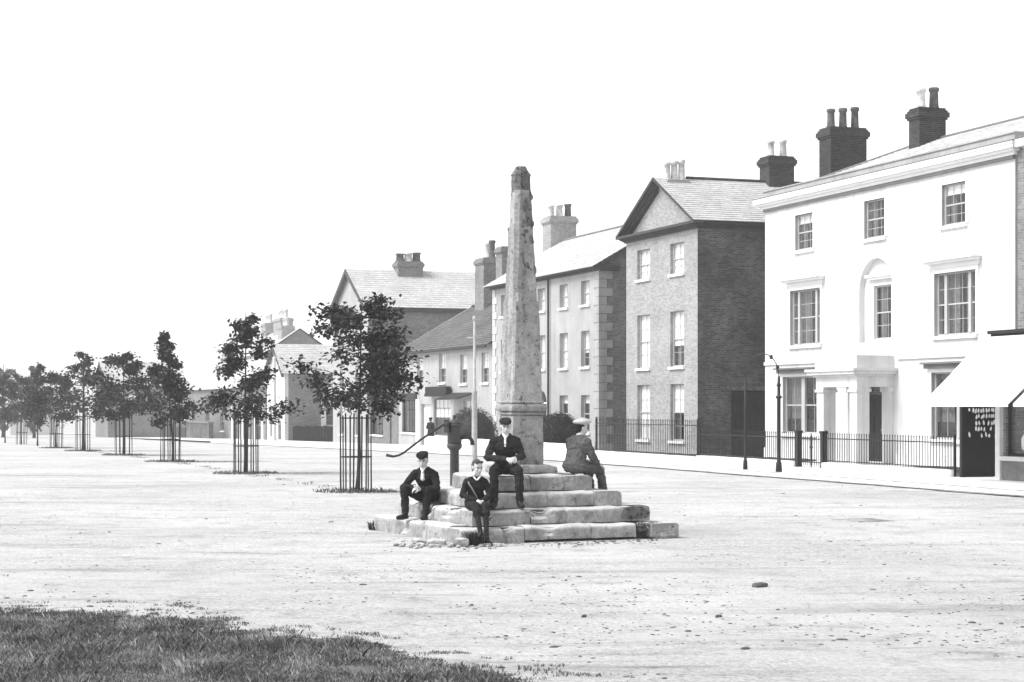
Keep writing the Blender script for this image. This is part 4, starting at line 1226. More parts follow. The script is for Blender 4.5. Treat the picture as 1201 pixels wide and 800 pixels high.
shaft_piece('shaft', 2.08, 3.62, 0.515, 0.435, 0.02, 0.035, 22, 'stone', 1.0, 0.006)
shaft_piece('shaft', 3.60, 5.36, 0.42, 0.275, 0.06, 0.06, 26, 'stone', 4.0, 0.008)
shaft_piece('capital', 5.34, 5.62, 0.275, 0.275, 0.07, 0.07, 5, 'stone_dark', 7.0, 0.014)
shaft_piece('capital', 5.60, 5.74, 0.29, 0.13, 0.07, 0.03, 3, 'stone_dark', 9.0, 0.012)
# lichen crust on the eroded faces turned to the roadway
for i in range(46):
    f = rs.random(); z = 2.9 + 2.4 * f; w = (0.50 - (z - 2.08) * 0.066) / 2
    q = MB(); q.ell((rs.uniform(-w * 0.4, w * 0.75), -w + 0.005, z), (rs.uniform(0.02, 0.06), rs.uniform(0.008, 0.018), rs.uniform(0.03, 0.09)), nu=7, nv=5)
    q.build('lichen_crust', MATS['stone_dark'], cr, 'crisp')

# tumbled rubble and weeds at the broken front corner
c0 = Vector((CX, CY, 0)) + Matrix.Rotation(CR, 3, 'Z') @ Vector((-SZ[0] / 2, -SZ[0] / 2, 0))
rub = MB()
for i in range(150):
    f = rs.random() ** 0.8
    p = c0 + Vector((-0.95 + 1.6 * rs.random(), -0.12 - 0.42 * rs.random() * (1 - 0.4 * f) + 0.25 * rs.random(), 0))
    p.y = min(p.y, c0.y + abs(p.x - c0.x) * (1.6 if p.x < c0.x else 0.45) - 0.06)
    w = rs.uniform(0.012, 0.05)
    rub.ell((p.x, p.y, w * 0.35), (w, w * rs.uniform(0.7, 1.1), w * rs.uniform(0.45, 0.8)), Matrix.Rotation(rs.uniform(0, 3), 3, 'Z'), nu=6, nv=4)
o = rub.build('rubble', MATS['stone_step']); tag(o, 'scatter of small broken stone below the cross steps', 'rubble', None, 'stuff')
for i, (dx, dy, w, lab) in enumerate(((-0.35, -0.10, 0.13, 'flat broken stone lying at the corner of the cross steps'), (-0.62, 0.28, 0.11, 'small squarish broken stone leaning on the lowest cross step'), (0.02, -0.16, 0.16, 'large rounded broken stone under the seated boy at the steps'))):
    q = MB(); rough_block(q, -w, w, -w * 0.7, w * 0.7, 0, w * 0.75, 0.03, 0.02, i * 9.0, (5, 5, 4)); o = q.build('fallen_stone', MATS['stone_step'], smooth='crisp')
    o.location = (c0.x + dx, c0.y + dy, -0.01); o.rotation_euler = (0.1, 0.06, i * 0.7); tag(o, lab, 'stone')
def blades(m, centers, n, h, spread, w=0.008, seed=0):
    r = random.Random(seed)
    for c in centers:
        for i in range(n):
            a = r.uniform(0, 2 * pi); l = h * r.uniform(0.5, 1.2); sp_ = spread * r.random()
            b = Vector((c[0] + sp_ * cos(a), c[1] + sp_ * sin(a), c[2]))
            out = Vector((cos(a), sin(a), 0)) * l * r.uniform(0.2, 0.8)
            sd_ = Vector((-sin(a), cos(a), 0)) * w
            mid = b + out * 0.4 + Vector((0, 0, l * 0.6)); tip = b + out + Vector((0, 0, l * 0.85))
            k = len(m.v)
            m.v += [tuple(b - sd_), tuple(b + sd_), tuple(mid + sd_ * 0.8), tuple(mid - sd_ * 0.8), tuple(tip)]
            m.face((k, k + 1, k + 2, k + 3)); m.face((k + 3, k + 2, k + 4))
wd = MB(); blades(wd, [(c0.x + 0.22, c0.y - 0.16, 0)], 120, 0.24, 0.12, 0.011, 3)
o = wd.build('weed_clump', MATS['leaf_b']); tag(o, 'dark tuft of weeds growing under the seated boy at the steps', 'weed')
wd = MB(); blades(wd, [(c0.x - 1.40, c0.y + 3.2, 0), (c0.x - 1.48, c0.y + 3.35, 0)], 60, 0.14, 0.15, 0.010, 4)
o = wd.build('weed_clump', MATS['leaf_b']); tag(o, 'low dark weeds at the far end of the lowest cross step', 'weed')

# ------------------------------------------------------------------ water pump
pu = thing('water_pump', 'cast iron water pump with long curved lever behind the cross steps', 'pump', (-0.97, 30.2, 0))
q = MB(); q.lathe([(0.20, -0.05), (0.20, 0.08), (0.12, 0.14), (0.078, 0.2), (0.075, 1.24), (0.10, 1.27), (0.125, 1.30), (0.125, 1.36), (0.105, 1.365)], k=18); q.build('column', MATS['pump'], pu, True)
q = MB(); q.lathe([(0.105, 1.36), (0.12, 1.38), (0.122, 1.64), (0.125, 1.66), (0.15, 1.665), (0.152, 1.69), (0.13, 1.695)], k=20); q.build('barrel', MATS['pump'], pu, True)
q = MB(); q.lathe([(0.128, 1.69), (0.10, 1.73), (0.05, 1.765), (0.022, 1.775), (0.02, 1.79), (0.034, 1.81), (0.03, 1.84), (0.0, 1.855)], k=18); q.build('lid', MATS['pump'], pu, True)
q = MB(); q.tube([(0.10, -0.02, 1.46), (0.20, -0.05, 1.475), (0.27, -0.07, 1.455), (0.30, -0.08, 1.40), (0.305, -0.08, 1.34)], [0.036, 0.034, 0.033, 0.033, 0.036], 10); q.build('spout', MATS['iron_grey'], pu, True)
q = MB(); q.tube([(0.0, -0.06, 1.69), (-0.12, -0.12, 1.70), (-0.2, -0.14, 1.67), (-0.55, -0.16, 1.44), (-0.85, -0.18, 1.21), (-0.93, -0.18, 1.17), (-1.02, -0.18, 1.15), (-1.14, -0.18, 1.175)], [0.03, 0.03, 0.02, 0.018, 0.018, 0.018, 0.02, 0.026], 8); q.build('handle', MATS['iron_grey'], pu, True)
q = MB(); q.box(-0.17, -0.09, -0.16, -0.08, 1.55, 1.76); q.ell((-0.12, -0.17, 1.70), (0.035, 0.02, 0.035), nu=8, nv=6); q.build('bracket', MATS['pump'], pu)

# ------------------------------------------------------------------ people
WORK = bpy.data.scenes.new('work')
def fuse(m, name, mat, parent, voxel=0.008, it=4):
    me = m.mesh(name + '_raw')
    o = bpy.data.objects.new('tmp', me); WORK.collection.objects.link(o)
    r = o.modifiers.new('r', 'REMESH'); r.mode = 'VOXEL'; r.voxel_size = voxel
    if it:
        s_ = o.modifiers.new('s', 'SMOOTH'); s_.factor = 0.5; s_.iterations = it
    WORK.view_layers[0].update()
    dg = WORK.view_layers[0].depsgraph
    nm_ = bpy.data.meshes.new_from_object(o.evaluated_get(dg))
    bpy.data.objects.remove(o); bpy.data.meshes.remove(me)
    nm_.name = name
    for p in nm_.polygons: p.use_smooth = True
    nm_.materials.clear(); nm_.materials.append(mat)
    ob = bpy.data.objects.new(name, nm_)
    link(ob, parent)
    return ob
def frame_from(fwd, upv=(0, 0, 1)):
    y = Vector(fwd).normalized(); z = Vector(upv); z = (z - y * z.dot(y)).normalized(); x_ = y.cross(z)
    return Matrix((x_, y, z)).transposed()
def hand(m, wrist, d, n, sc, curl=0.6, thumb=1):
    d = Vector(d).normalized(); n = Vector(n); n = (n - d * n.dot(d)).normalized(); l = d.cross(n)
    w = Vector(wrist)
    R = Matrix((l, d, n)).transposed()
    m.ell(w + d * 0.05 * sc, (0.041 * sc, 0.055 * sc, 0.019 * sc), R, 10, 7)
    m.cap(w - d * 0.02 * sc, w + d * 0.02 * sc, 0.026 * sc, 0.028 * sc, 8)
    for i, ln in enumerate((0.068, 0.078, 0.073, 0.056)):
        b = w + d * 0.088 * sc + l * (i - 1.5) * 0.0225 * sc * -thumb
        d1 = (d * cos(curl) + n * sin(curl)); d2 = (d * cos(curl * 2.1) + n * sin(curl * 2.1))
        p1 = b + d1 * ln * 0.5 * sc; p2 = p1 + d2 * ln * 0.5 * sc
        m.cap(b, p1, 0.0098 * sc, 0.009 * sc, 7); m.cap(p1, p2, 0.009 * sc, 0.0078 * sc, 7)
    tb = w + d * 0.03 * sc + l * 0.036 * sc * thumb
    t1 = tb + (d * 0.65 + l * 0.6 * thumb + n * 0.35).normalized() * 0.036 * sc; t2 = t1 + (d * 0.85 + n * 0.5 + l * 0.1 * thumb).normalized() * 0.032 * sc
    m.cap(tb, t1, 0.013 * sc, 0.011 * sc, 7); m.cap(t1, t2, 0.011 * sc, 0.009 * sc, 7)
def wrinkle(me, sc, amp, fq):
    n = len(me.vertices)
    co = [0.0] * (3 * n); no = [0.0] * (3 * n)
    me.vertices.foreach_get('co', co); me.vertices.foreach_get('normal', no)
    for i in range(n):
        a, b, c = co[3 * i:3 * i + 3]
        d = amp * sc * (noise.noise((a * fq, b * fq, c * fq * 1.7)) + 0.6 * noise.noise((a * fq * 2.8, b * fq * 2.8, c * fq * 3.4)))
        for k in range(3): co[3 * i + k] += no[3 * i + k] * d
    me.vertices.foreach_set('co', co); me.update()
def person(label, loc, heading, J, sc=1.0, jacket='jacket_black', trouser='trouser_dark', cap=None, cap_mat='jacket_dark', collar=None, skirt=None, extra=None, socks=None, hair='hair', wide=1.0):
    r = thing('person', label, 'person', loc, heading)
    V = {k: Vector(v) for k, v in J.items()}
    for s_ in ('shL', 'shR'): V[s_].z -= 0.03; V[s_].x *= 0.95
    look = V['look']; R = frame_from(look); hc_ = V['head']; hs = V.get('hs', Vector((1, 0, 0))).x
    H = lambda x_, y_, z_: hc_ + R @ (Vector((x_, y_, z_)) * hs)
    m = MB()
    m.ell(H(0, -0.012, 0.03), (0.076 * hs, 0.094 * hs, 0.092 * hs), R); m.ell(H(0, 0.022, -0.035), (0.060 * hs, 0.070 * hs, 0.082 * hs), R)
    m.ell(H(0, 0.045, -0.088), (0.033 * hs, 0.034 * hs, 0.026 * hs), R, 10, 6)
    m.cap(H(0, 0.085, 0.018), H(0, 0.106, -0.028), 0.008 * hs, 0.015 * hs, 8)
    m.cap(H(-0.035, 0.074, 0.030), H(0.035, 0.074, 0.030), 0.014 * hs, 0.014 * hs, 8)
    for s_ in (-1, 1):
        m.ell(H(0.078 * s_, -0.005, -0.005), (0.012 * hs, 0.02 * hs, 0.032 * hs), R, 8, 6)
        m.ell(H(0.036 * s_, 0.062, -0.022), (0.024 * hs, 0.02 * hs, 0.022 * hs), R, 8, 6)
    m.cap(H(-0.018, 0.088, -0.062), H(0.018, 0.088, -0.062), 0.008 * hs, 0.008 * hs, 8)
    m.cap(V['neck'], H(0, -0.015, -0.06), 0.058 * sc, 0.052 * hs, 12)
    # under the clothes
    m.cap(V['pelvis'], V['chest'], 0.085 * sc, 0.085 * sc); m.cap(V['chest'], V['neck'], 0.085 * sc, 0.05 * sc)
    for s_ in 'LR':
        m.cap(V['chest'], V['sh' + s_], 0.06 * sc, 0.04 * sc)
        m.chain([V['sh' + s_], V['el' + s_], V['wr' + s_]], [0.045 * sc, 0.036 * sc, 0.024 * sc], 10)
        m.chain([V['pelvis'], V['hip' + s_], V['kn' + s_], V['an' + s_]], [0.08 * sc, 0.07 * sc, 0.05 * sc, 0.034 * sc], 10)
        hd = V['hd' + s_]
        hand(m, V['wr' + s_], hd, V.get('hn' + s_, Vector((0, 0, -1))), sc * 1.05, 0.65, 1 if s_ == 'L' else -1)
    body = fuse(m, 'body', MATS['skin'], r, 0.0065, 3)
    for s_ in (-1, 1):
        q = MB(); q.ell(H(0.031 * s_, 0.083, 0.006), (0.013 * hs, 0.007 * hs, 0.007 * hs), R, 8, 6); q.build('eye', MATS['hair'], r, True)
        q = MB(); q.cap(H(0.016 * s_, 0.092, 0.026), H(0.046 * s_, 0.080, 0.026), 0.005 * hs, 0.004 * hs, 6); q.build('eyebrow', MATS['hair'], r, True)
    q = MB(); q.ell(H(0, 0.0945, -0.062), (0.022 * hs, 0.004 * hs, 0.003 * hs), R, 8, 6); q.build('mouth', MATS['jacket_grey'], r, True)
    # hair
    m = MB(); m.ell(H(0, -0.026, 0.036), (0.082 * hs, 0.092 * hs, 0.094 * hs), R); m.ell(H(0, -0.055, -0.02), (0.068 * hs, 0.05 * hs, 0.075 * hs), R)
    m.cap(H(-0.05, 0.05, 0.095), H(0.05, 0.05, 0.095), 0.022 * hs, 0.026 * hs, 8)
    fuse(m, 'hair', MATS[hair], r, 0.007, 2)
    # jacket
    m = MB()
    sp = (V['chest'] - V['pelvis']).normalized(); lat = (V['shL'] - V['shR']).normalized()
    f_ = lat.cross(sp).normalized(); RT = Matrix((lat, f_, sp)).transposed()
    pv_, ch = V['pelvis'], V['chest']
    m.ell(pv_ + sp * 0.02 * sc, (0.185 * sc, 0.150 * sc, 0.13 * sc), RT); m.ell(pv_.lerp(ch, 0.45), (0.165 * sc, 0.128 * sc, 0.18 * sc), RT)
    m.ell(ch, (0.185 * sc, 0.128 * sc, 0.18 * sc), RT); m.ell(ch.lerp(V['neck'], 0.6), (0.13 * sc, 0.09 * sc, 0.09 * sc), RT)
    for s_ in 'LR':
        m.cap(ch.lerp(V['neck'], 0.85), V['sh' + s_], 0.062 * sc, 0.064 * sc)
        wr = V['wr' + s_]; el = V['el' + s_]
        cuff = el.lerp(wr, 0.93)
        m.chain([V['sh' + s_], V['sh' + s_].lerp(el, 0.5), el, el.lerp(cuff, 0.5), cuff], [0.066 * sc, 0.062 * sc, 0.057 * sc, 0.050 * sc, 0.045 * sc])
        lp = V['neck'] + f_ * -0.05 * sc
        # lapels and folds
        sg = 1 if s_ == 'L' else -1
        m.cap(V['neck'] + lat * 0.055 * sc * sg + f_ * (0.03 * sc * fsign(f_, V)), ch + lat * 0.03 * sc * sg + f_ * (0.118 * sc * fsign(f_, V)), 0.020 * sc, 0.014 * sc, 8)
        m.cap(pv_ + lat * 0.10 * sc * sg, V['hip' + s_].lerp(V['kn' + s_], 0.30), 0.10 * sc, 0.088 * sc)
    m.cap(V['neck'] + lat * 0.06 * sc, V['neck'] - lat * 0.06 * sc, 0.030 * sc, 0.030 * sc, 8)
    jk = fuse(m, 'jacket', MATS[jacket], r, 0.009, 3)
    wrinkle(jk.data, sc, 0.015, 12)
    # trousers or skirt
    if skirt:
        q = MB(); q.lathe([(0.15, 0), (0.17, -0.15), (0.22, -0.45), (0.30, -0.86), (0.28, -0.87)], (pv_.x, pv_.y, pv_.z + 0.06), 20); q.build('skirt', MATS[skirt], r, True)
    else:
        m = MB(); m.ell(pv_, (0.16 * sc, 0.13 * sc, 0.11 * sc))
        for s_ in 'LR':
            hp, kn, an = V['hip' + s_], V['kn' + s_], V['an' + s_]
            end = kn.lerp(an, 0.22) if socks else kn.lerp(an, 0.95)
            m.chain([hp, hp.lerp(kn, 0.5), kn, kn.lerp(end, 0.5), end], [0.096 * sc * wide, 0.084 * sc * wide, 0.072 * sc * wide, 0.066 * sc * wide, (0.07 if socks else 0.056) * sc * wide])
        tr = fuse(m, 'trousers', MATS[trouser], r, 0.009, 3)
        wrinkle(tr.data, sc, 0.014, 11)
        if socks:
            for s_ in 'LR':
                m = MB(); kn, an = V['kn' + s_], V['an' + s_]
                m.chain([kn.lerp(an, 0.15), kn.lerp(an, 0.45), an], [0.050 * sc, 0.052 * sc, 0.036 * sc]); fuse(m, 'stocking', MATS[socks], r, 0.008, 2)
    for s_ in 'LR':
        an = V['an' + s_]; fd = Vector(V['ft' + s_]).normalized(); hz = Vector((fd.x, fd.y, 0)).normalized()
        m = MB()
        m.cap(an + Vector((0, 0, 0.03)) * sc, an - Vector((0, 0, 0.02)) * sc, 0.046 * sc, 0.048 * sc)
        heel = an - Vector((0, 0, 0.045)) * sc - fd * 0.035 * sc; toe = heel + fd * 0.20 * sc + Vector((0, 0, -0.005)) * sc
        m.cap(heel, heel.lerp(toe, 0.55), 0.036 * sc, 0.044 * sc); m.cap(heel.lerp(toe, 0.5), toe, 0.046 * sc, 0.036 * sc)
        m.cap(an, heel.lerp(toe, 0.6), 0.045 * sc, 0.032 * sc)
        fuse(m, 'boot', MATS['boot'], r, 0.008, 2)
    fs = fsign(f_, V)
    if collar == 'wide':
        m = MB()
        for s_ in (-1, 1):
            m.ell(V['neck'] + lat * 0.075 * s_ * sc + f_ * 0.045 * fs * sc + Vector((0, 0, 0.028)) * sc, (0.062 * sc, 0.055 * sc, 0.018 * sc), Matrix.Rotation(0.45 * s_, 3, 'Y'), 12, 7)
            m.cap(V['neck'] + lat * 0.05 * s_ * sc + f_ * 0.075 * fs * sc, V['neck'] + lat * 0.012 * s_ * sc + f_ * 0.10 * fs * sc - Vector((0, 0, 0.035)), 0.022 * sc, 0.014 * sc, 8)
        m.cap(V['neck'] + lat * 0.05 * sc + Vector((0, 0, 0.03)), V['neck'] - lat * 0.05 * sc + Vector((0, 0, 0.03)), 0.03, 0.03, 8)
        fuse(m, 'collar', MATS['linen'], r, 0.007, 2)
    elif collar:
        m = MB()
        top_ = V['neck'] + f_ * 0.058 * fs * sc + Vector((0, 0, 0.035)) * sc
        for s_ in (-1, 1): m.cap(top_ + lat * 0.035 * s_ * sc, top_ + f_ * 0.03 * fs * sc - Vector((0, 0, 0.05)) * sc, 0.016 * sc, 0.012 * sc, 8)
        m.cap(top_, ch.lerp(V['neck'], 0.35) + f_ * 0.108 * fs * sc, 0.022 * sc, 0.026 * sc * (1.5 if collar == 'bib' else 0.8), 8)
        fuse(m, 'shirt_front', MATS['linen'], r, 0.007, 2)
    if cap:
        m = MB()
        if cap == 'flat':
            m.ell(H(0.008, 0.004, 0.084), (0.097 * hs, 0.116 * hs, 0.052 * hs), R @ Matrix.Rotation(-0.16, 3, 'X')); m.ell(H(0, -0.012, 0.072), (0.088 * hs, 0.104 * hs, 0.05 * hs), R)
            m.ell(H(-0.03, -0.05, 0.10), (0.055 * hs, 0.06 * hs, 0.035 * hs), R); m.ell(H(0.035, 0.045, 0.094), (0.05 * hs, 0.055 * hs, 0.03 * hs), R)
            m.ell(H(0, 0.090, 0.056), (0.060 * hs, 0.040 * hs, 0.009 * hs), R @ Matrix.Rotation(-0.35, 3, 'X'))
        elif cap == 'tam':
            m.ell(H(0.03, 0.0, 0.115), (0.07 * hs, 0.08 * hs, 0.055 * hs), R); m.ell(H(0, 0.0, 0.104), (0.140 * hs, 0.152 * hs, 0.054 * hs), R @ Matrix.Rotation(0.12, 3, 'X')); m.ell(H(0, 0, 0.075), (0.092 * hs, 0.108 * hs, 0.034 * hs), R)
        fuse(m, 'cap', MATS[cap_mat], r, 0.007, 2)
    if extra:
        extra(r, V, lat, f_ * fs)
    return r
def fsign(f_, V):
    d = Vector((V['look'].x, V['look'].y, 0))
    face = V.get('face', Vector((0, -1, 0)))
    return 1 if f_.dot(face) > 0 else -1

# young man in the middle, on the top step
person('young man in dark suit and flat cap seated on the top cross step', (-0.10, 27.12, 0.95), 0.0, dict(
    pelvis=(0, 0.02, 0.12), chest=(0.0, -0.09, 0.42), neck=(0, -0.14, 0.605), head=(0.005, -0.185, 0.735), look=(0.08, -1, -0.14),
    shL=(0.175, -0.11, 0.55), shR=(-0.185, -0.11, 0.55), elL=(0.255, -0.10, 0.29), elR=(-0.27, -0.16, 0.27),
    wrL=(0.155, -0.33, 0.265), wrR=(0.02, -0.36, 0.25), hdL=(-0.55, -0.75, -0.12), hdR=(0.85, -0.4, 0.05), hnL=(-0.4, 0.2, -0.9), hnR=(0.1, 0.3, -0.9),
    hipL=(0.09, -0.03, 0.10), hipR=(-0.09, -0.03, 0.10), knL=(0.20, -0.50, 0.09), knR=(-0.17, -0.50, 0.10),
    anL=(0.215, -0.64, -0.375), anR=(-0.16, -0.68, -0.375), ftL=(0.25, -1, 0), ftR=(-0.2, -1, 0)),
    1.0, 'jacket_dark', 'trouser_dark', 'flat', 'jacket_dark', 'thin')
# youth on the left, on the second step
person('youth in black jacket hunched forward at the far side of the steps', (-1.31, 28.06, 0.48), radians(-24), dict(
    pelvis=(0, 0.03, 0.12), chest=(0.02, -0.12, 0.38), neck=(0.03, -0.20, 0.55), head=(0.03, -0.255, 0.675), look=(0.30, -1, -0.22),
    shL=(0.20, -0.17, 0.49), shR=(-0.16, -0.17, 0.49), elL=(0.27, -0.24, 0.24), elR=(-0.30, -0.28, 0.24),
    wrL=(0.10, -0.46, 0.235), wrR=(0.0, -0.44, 0.27), hdL=(-0.8, -0.45, 0.05), hdR=(0.8, -0.5, 0.05), hnL=(-0.3, 0.3, -0.9), hnR=(0.2, -0.6, -0.7),
    hipL=(0.09, -0.03, 0.10), hipR=(-0.09, -0.03, 0.10), knL=(0.20, -0.40, 0.21), knR=(-0.20, -0.42, 0.22),
    anL=(0.15, -0.42, -0.155), anR=(-0.17, -0.46, -0.155), ftL=(0.2, -1, 0), ftR=(-0.3, -1, 0)),
    0.97, 'jacket_black', 'trouser_dark', 'flat', 'jacket_black', 'bib')
# small boy at the front corner
def satchel(r, V, lat, fwd):
    pts = [V['shR'] + Vector((0.02, 0.03, 0.05)), V['shR'] + fwd * 0.10 + Vector((0.03, 0, 0.0)), V['chest'] + fwd * 0.135 + lat * -0.06, V['pelvis'] + fwd * 0.15 + lat * 0.05 + Vector((0, 0, 0.04)), V['pelvis'] + lat * 0.17 + fwd * 0.04]
    q = MB(); q.tube(pts, [0.012] * len(pts), 6); q.build('strap', MATS['strap'], r, True)
person('small boy with wide white collar seated at the corner of the steps', (-0.54, 26.36, 0.48), radians(6), dict(
    pelvis=(0, 0.02, 0.10), chest=(0.0, -0.04, 0.34), neck=(0.01, -0.07, 0.49), head=(0.02, -0.10, 0.615), look=(0.42, -1, -0.22), hs=(0.95, 0, 0),
    shL=(0.145, -0.06, 0.435), shR=(-0.145, -0.06, 0.435), elL=(0.20, -0.12, 0.22), elR=(-0.20, -0.12, 0.21),
    wrL=(0.09, -0.28, 0.13), wrR=(0.0, -0.29, 0.14), hdL=(-0.5, -0.8, -0.2), hdR=(0.6, -0.75, -0.2), hnL=(-0.3, 0.1, -0.9), hnR=(0.2, 0.1, -0.9),
    hipL=(0.075, -0.03, 0.08), hipR=(-0.075, -0.03, 0.08), knL=(0.11, -0.40, 0.05), knR=(-0.03, -0.42, 0.06),
    anL=(0.10, -0.80, -0.39), anR=(0.02, -0.83, -0.39), ftL=(0.3, -1, -0.1), ftR=(-0.1, -1, -0.1)),
    0.80, 'jacket_black', 'trouser_dark', None, None, 'wide', None, satchel, 'jacket_black', 'hair_fair', 1.2)
# figure with the pale cap, turned away to the right
person('person in grey jacket and pale floppy cap seated with back turned', (0.99, 27.76, 0.95), radians(138), dict(
    pelvis=(0, 0.03, 0.12), chest=(0.0, -0.05, 0.41), neck=(0, -0.10, 0.58), head=(0.0, -0.14, 0.70), look=(-0.55, -1, -0.10),
    shL=(0.175, -0.06, 0.52), shR=(-0.175, -0.06, 0.52), elL=(0.23, -0.16, 0.27), elR=(-0.22, -0.15, 0.25),
    wrL=(0.15, -0.38, 0.20), wrR=(-0.14, -0.36, 0.14), hdL=(-0.3, -0.9, -0.25), hdR=(0.1, -0.9, -0.35), hnL=(-0.2, 0.1, -1), hnR=(0.2, 0.1, -1),
    hipL=(0.09, -0.03, 0.10), hipR=(-0.09, -0.03, 0.10), knL=(0.14, -0.44, 0.06), knR=(-0.12, -0.44, 0.05),
    anL=(0.13, -0.56, -0.375), anR=(-0.11, -0.56, -0.375), ftL=(0.2, -1, 0), ftR=(-0.2, -1, 0)),
    1.08, 'jacket_grey', 'trouser_grey', 'tam', 'cap_pale', None)
# woman walking on the far pavement
wp = P(505, 97)
person('distant woman in long black dress standing before the shop door', (wp.x, wp.y, gz(wp.x, wp.y) + 0.1), radians(150), dict(
    pelvis=(0, 0, 0.92), chest=(0, 0, 1.18), neck=(0, 0, 1.37), head=(0, -0.01, 1.49), look=(0.1, -1, 0),
    shL=(0.16, 0, 1.31), shR=(-0.16, 0, 1.31), elL=(0.22, 0.02, 1.05), elR=(-0.22, 0.02, 1.05), wrL=(0.14, -0.18, 0.98), wrR=(-0.14, -0.18, 0.98),
    hdL=(-0.5, -0.8, 0), hdR=(0.5, -0.8, 0), hipL=(0.08, 0, 0.88), hipR=(-0.08, 0, 0.88), knL=(0.09, -0.02, 0.48), knR=(-0.09, -0.02, 0.48),
    anL=(0.09, 0, 0.09), anR=(-0.09, 0, 0.09), ftL=(0.1, -1, 0), ftR=(-0.1, -1, 0)), 0.95, 'jacket_black', 'trouser_dark', 'flat', 'jacket_black', None, 'jacket_black')

bpy.data.scenes.remove(WORK)
# ------------------------------------------------------------------ young trees and their guards
def leaf(m, c, sz, r):
    a = r.uniform(0, 2 * pi); e = r.gauss(-0.25, 0.55)
    d = Vector((cos(a) * cos(e), sin(a) * cos(e), sin(e)))
    s_ = d.cross(Vector((r.gauss(0, 0.5), r.gauss(0, 0.5), 1))).normalized(); n = s_.cross(d)
    k = len(m.v); w = sz * r.uniform(0.30, 0.42)
    m.v += [tuple(c), tuple(c + d * sz * 0.5 + s_ * w + n * sz * 0.10), tuple(c + d * sz), tuple(c + d * sz * 0.5 - s_ * w + n * sz * 0.10)]
    m.face((k, k + 1, k + 2)); m.face((k, k + 2, k + 3))
def tree(label, px, Y, H, base, prof, seed, nl, lsz=0.13, lean=0.0, mat='leaf', trunk_r=0.05, name='young_tree', limbs=24, group=None, arms=()):
    r = random.Random(seed)
    p = P(px, Y)
    t = thing(name, label, 'tree', p, 0, group)
    tr = MB()
    pts = []; n = 10
    for i in range(n + 1):
        f = i / n
        pts.append(Vector((lean * f + 0.05 * noise.noise((f * 3, seed, 0)), 0.05 * noise.noise((f * 3, seed, 7)), H * 0.97 * f - 0.05)))
    tr.tube(pts, [trunk_r * (1.35 if i == 0 else 1 - 0.85 * i / n) for i in range(n + 1)], 8)
    at = lambda z: pts[0].lerp(pts[-1], max(0, min(1, z / H)))
    cr_ = MB()
    tips = []
    specs = []
    for i in range(limbs):
        f = (i + r.random()) / limbs
        specs.append((f, r.uniform(0, 2 * pi), 1.0))
    for (f, ang, k_) in arms: specs.append((f, ang, k_))
    for f, ang, kk in specs:
        z = base + (H - base) * f * 0.96
        j = f * (len(prof) - 1); i0 = int(j); rad = prof[i0] + (prof[min(i0 + 1, len(prof) - 1)] - prof[i0]) * (j - i0)
        L = rad * r.uniform(0.65, 1.1) * kk
        b = at(z - 0.22 * L); up = r.uniform(0.05, 0.55)
        d = Vector((cos(ang), sin(ang), 0))
        lp = [b + d * L * q_ + Vector((0, 0, L * up * q_ - 0.16 * L * q_ * q_)) + Vector((r.gauss(0, 0.03), r.gauss(0, 0.03), r.gauss(0, 0.03))) * L for q_ in (0, 0.33, 0.66, 1)]
        tr.tube(lp, [trunk_r * 0.36, trunk_r * 0.26, trunk_r * 0.18, trunk_r * 0.09], 5)
        for q_ in range(4):
            w = r.uniform(0.35, 1.0); bp = lp[int(w * 2.99)].lerp(lp[min(3, int(w * 2.99) + 1)], (w * 2.99) % 1)
            dd = (d + Vector((r.gauss(0, 0.8), r.gauss(0, 0.8), r.gauss(0.1, 0.4)))).normalized() * L * r.uniform(0.18, 0.38)
            tr.tube([bp, bp + dd * 0.6, bp + dd], [trunk_r * 0.14, trunk_r * 0.10, trunk_r * 0.05], 4)
            tips += [(bp + dd, L), (bp + dd * 0.55, L), (lp[3], L)]
    tr.build('trunk', MATS['bark'], t, True)
    for i in range(nl):
        c, L = tips[r.randrange(len(tips))]
        sp_ = 0.065 + 0.085 * L
        q_ = Vector((r.gauss(0, sp_), r.gauss(0, sp_), r.gauss(-0.02, sp_ * 0.7)))
        leaf(cr_, c + q_, lsz * r.uniform(0.6, 1.25), r)
    cr_.build('crown', MATS[mat], t)
    return t
guard_mesh = MB(); guard_mesh.box(-0.018, 0.018, -0.006, 0.006, -0.15, 1.82)
GB = guard_mesh.mesh('bar', MATS['iron_grey'])
hoops = {}
for R_ in (0.37,):
    q = MB(); q.tube([(R_ * cos(2 * pi * k / 24), R_ * sin(2 * pi * k / 24), 0) for k in range(25)], 0.013, 5, False); HM = q.mesh('hoop', MATS['iron'])
def guard(label, px, Y, seed, n=12, tilt=0.0, group=None):
    r = random.Random(seed); p = P(px, Y)
    gd = thing('tree_guard', label, 'tree guard', p, r.random(), group)
    gd.rotation_euler = (r.uniform(-tilt, tilt), r.uniform(-tilt, tilt), r.random() * 3)
    for k in range(n):
        a = 2 * pi * k / n
        inst('bar', GB, gd, (0.37 * cos(a), 0.37 * sin(a), 0), (r.gauss(0, 0.008), r.gauss(0, 0.008), a + pi / 2), (1, 1, r.uniform(0.97, 1.02)))
    for z in (0.82, 1.72): inst('hoop', HM, gd, (0, 0, z))
    return gd
tree('dense spreading young tree nearest to the cross steps', 419, 41.6, 4.7, 2.1, [0.85, 1.2, 1.1, 1.15, 0.85, 0.9, 0.5], 5, 6000, 0.135, 0.12, limbs=30, arms=((0.32, 0.1, 1.3), (0.3, 3.2, 1.2), (0.9, -0.2, 1.5), (0.9, 3.0, 1.3)))
guard('tall iron tree guard nearest to the cross steps', 417.5, 41.6, 1)
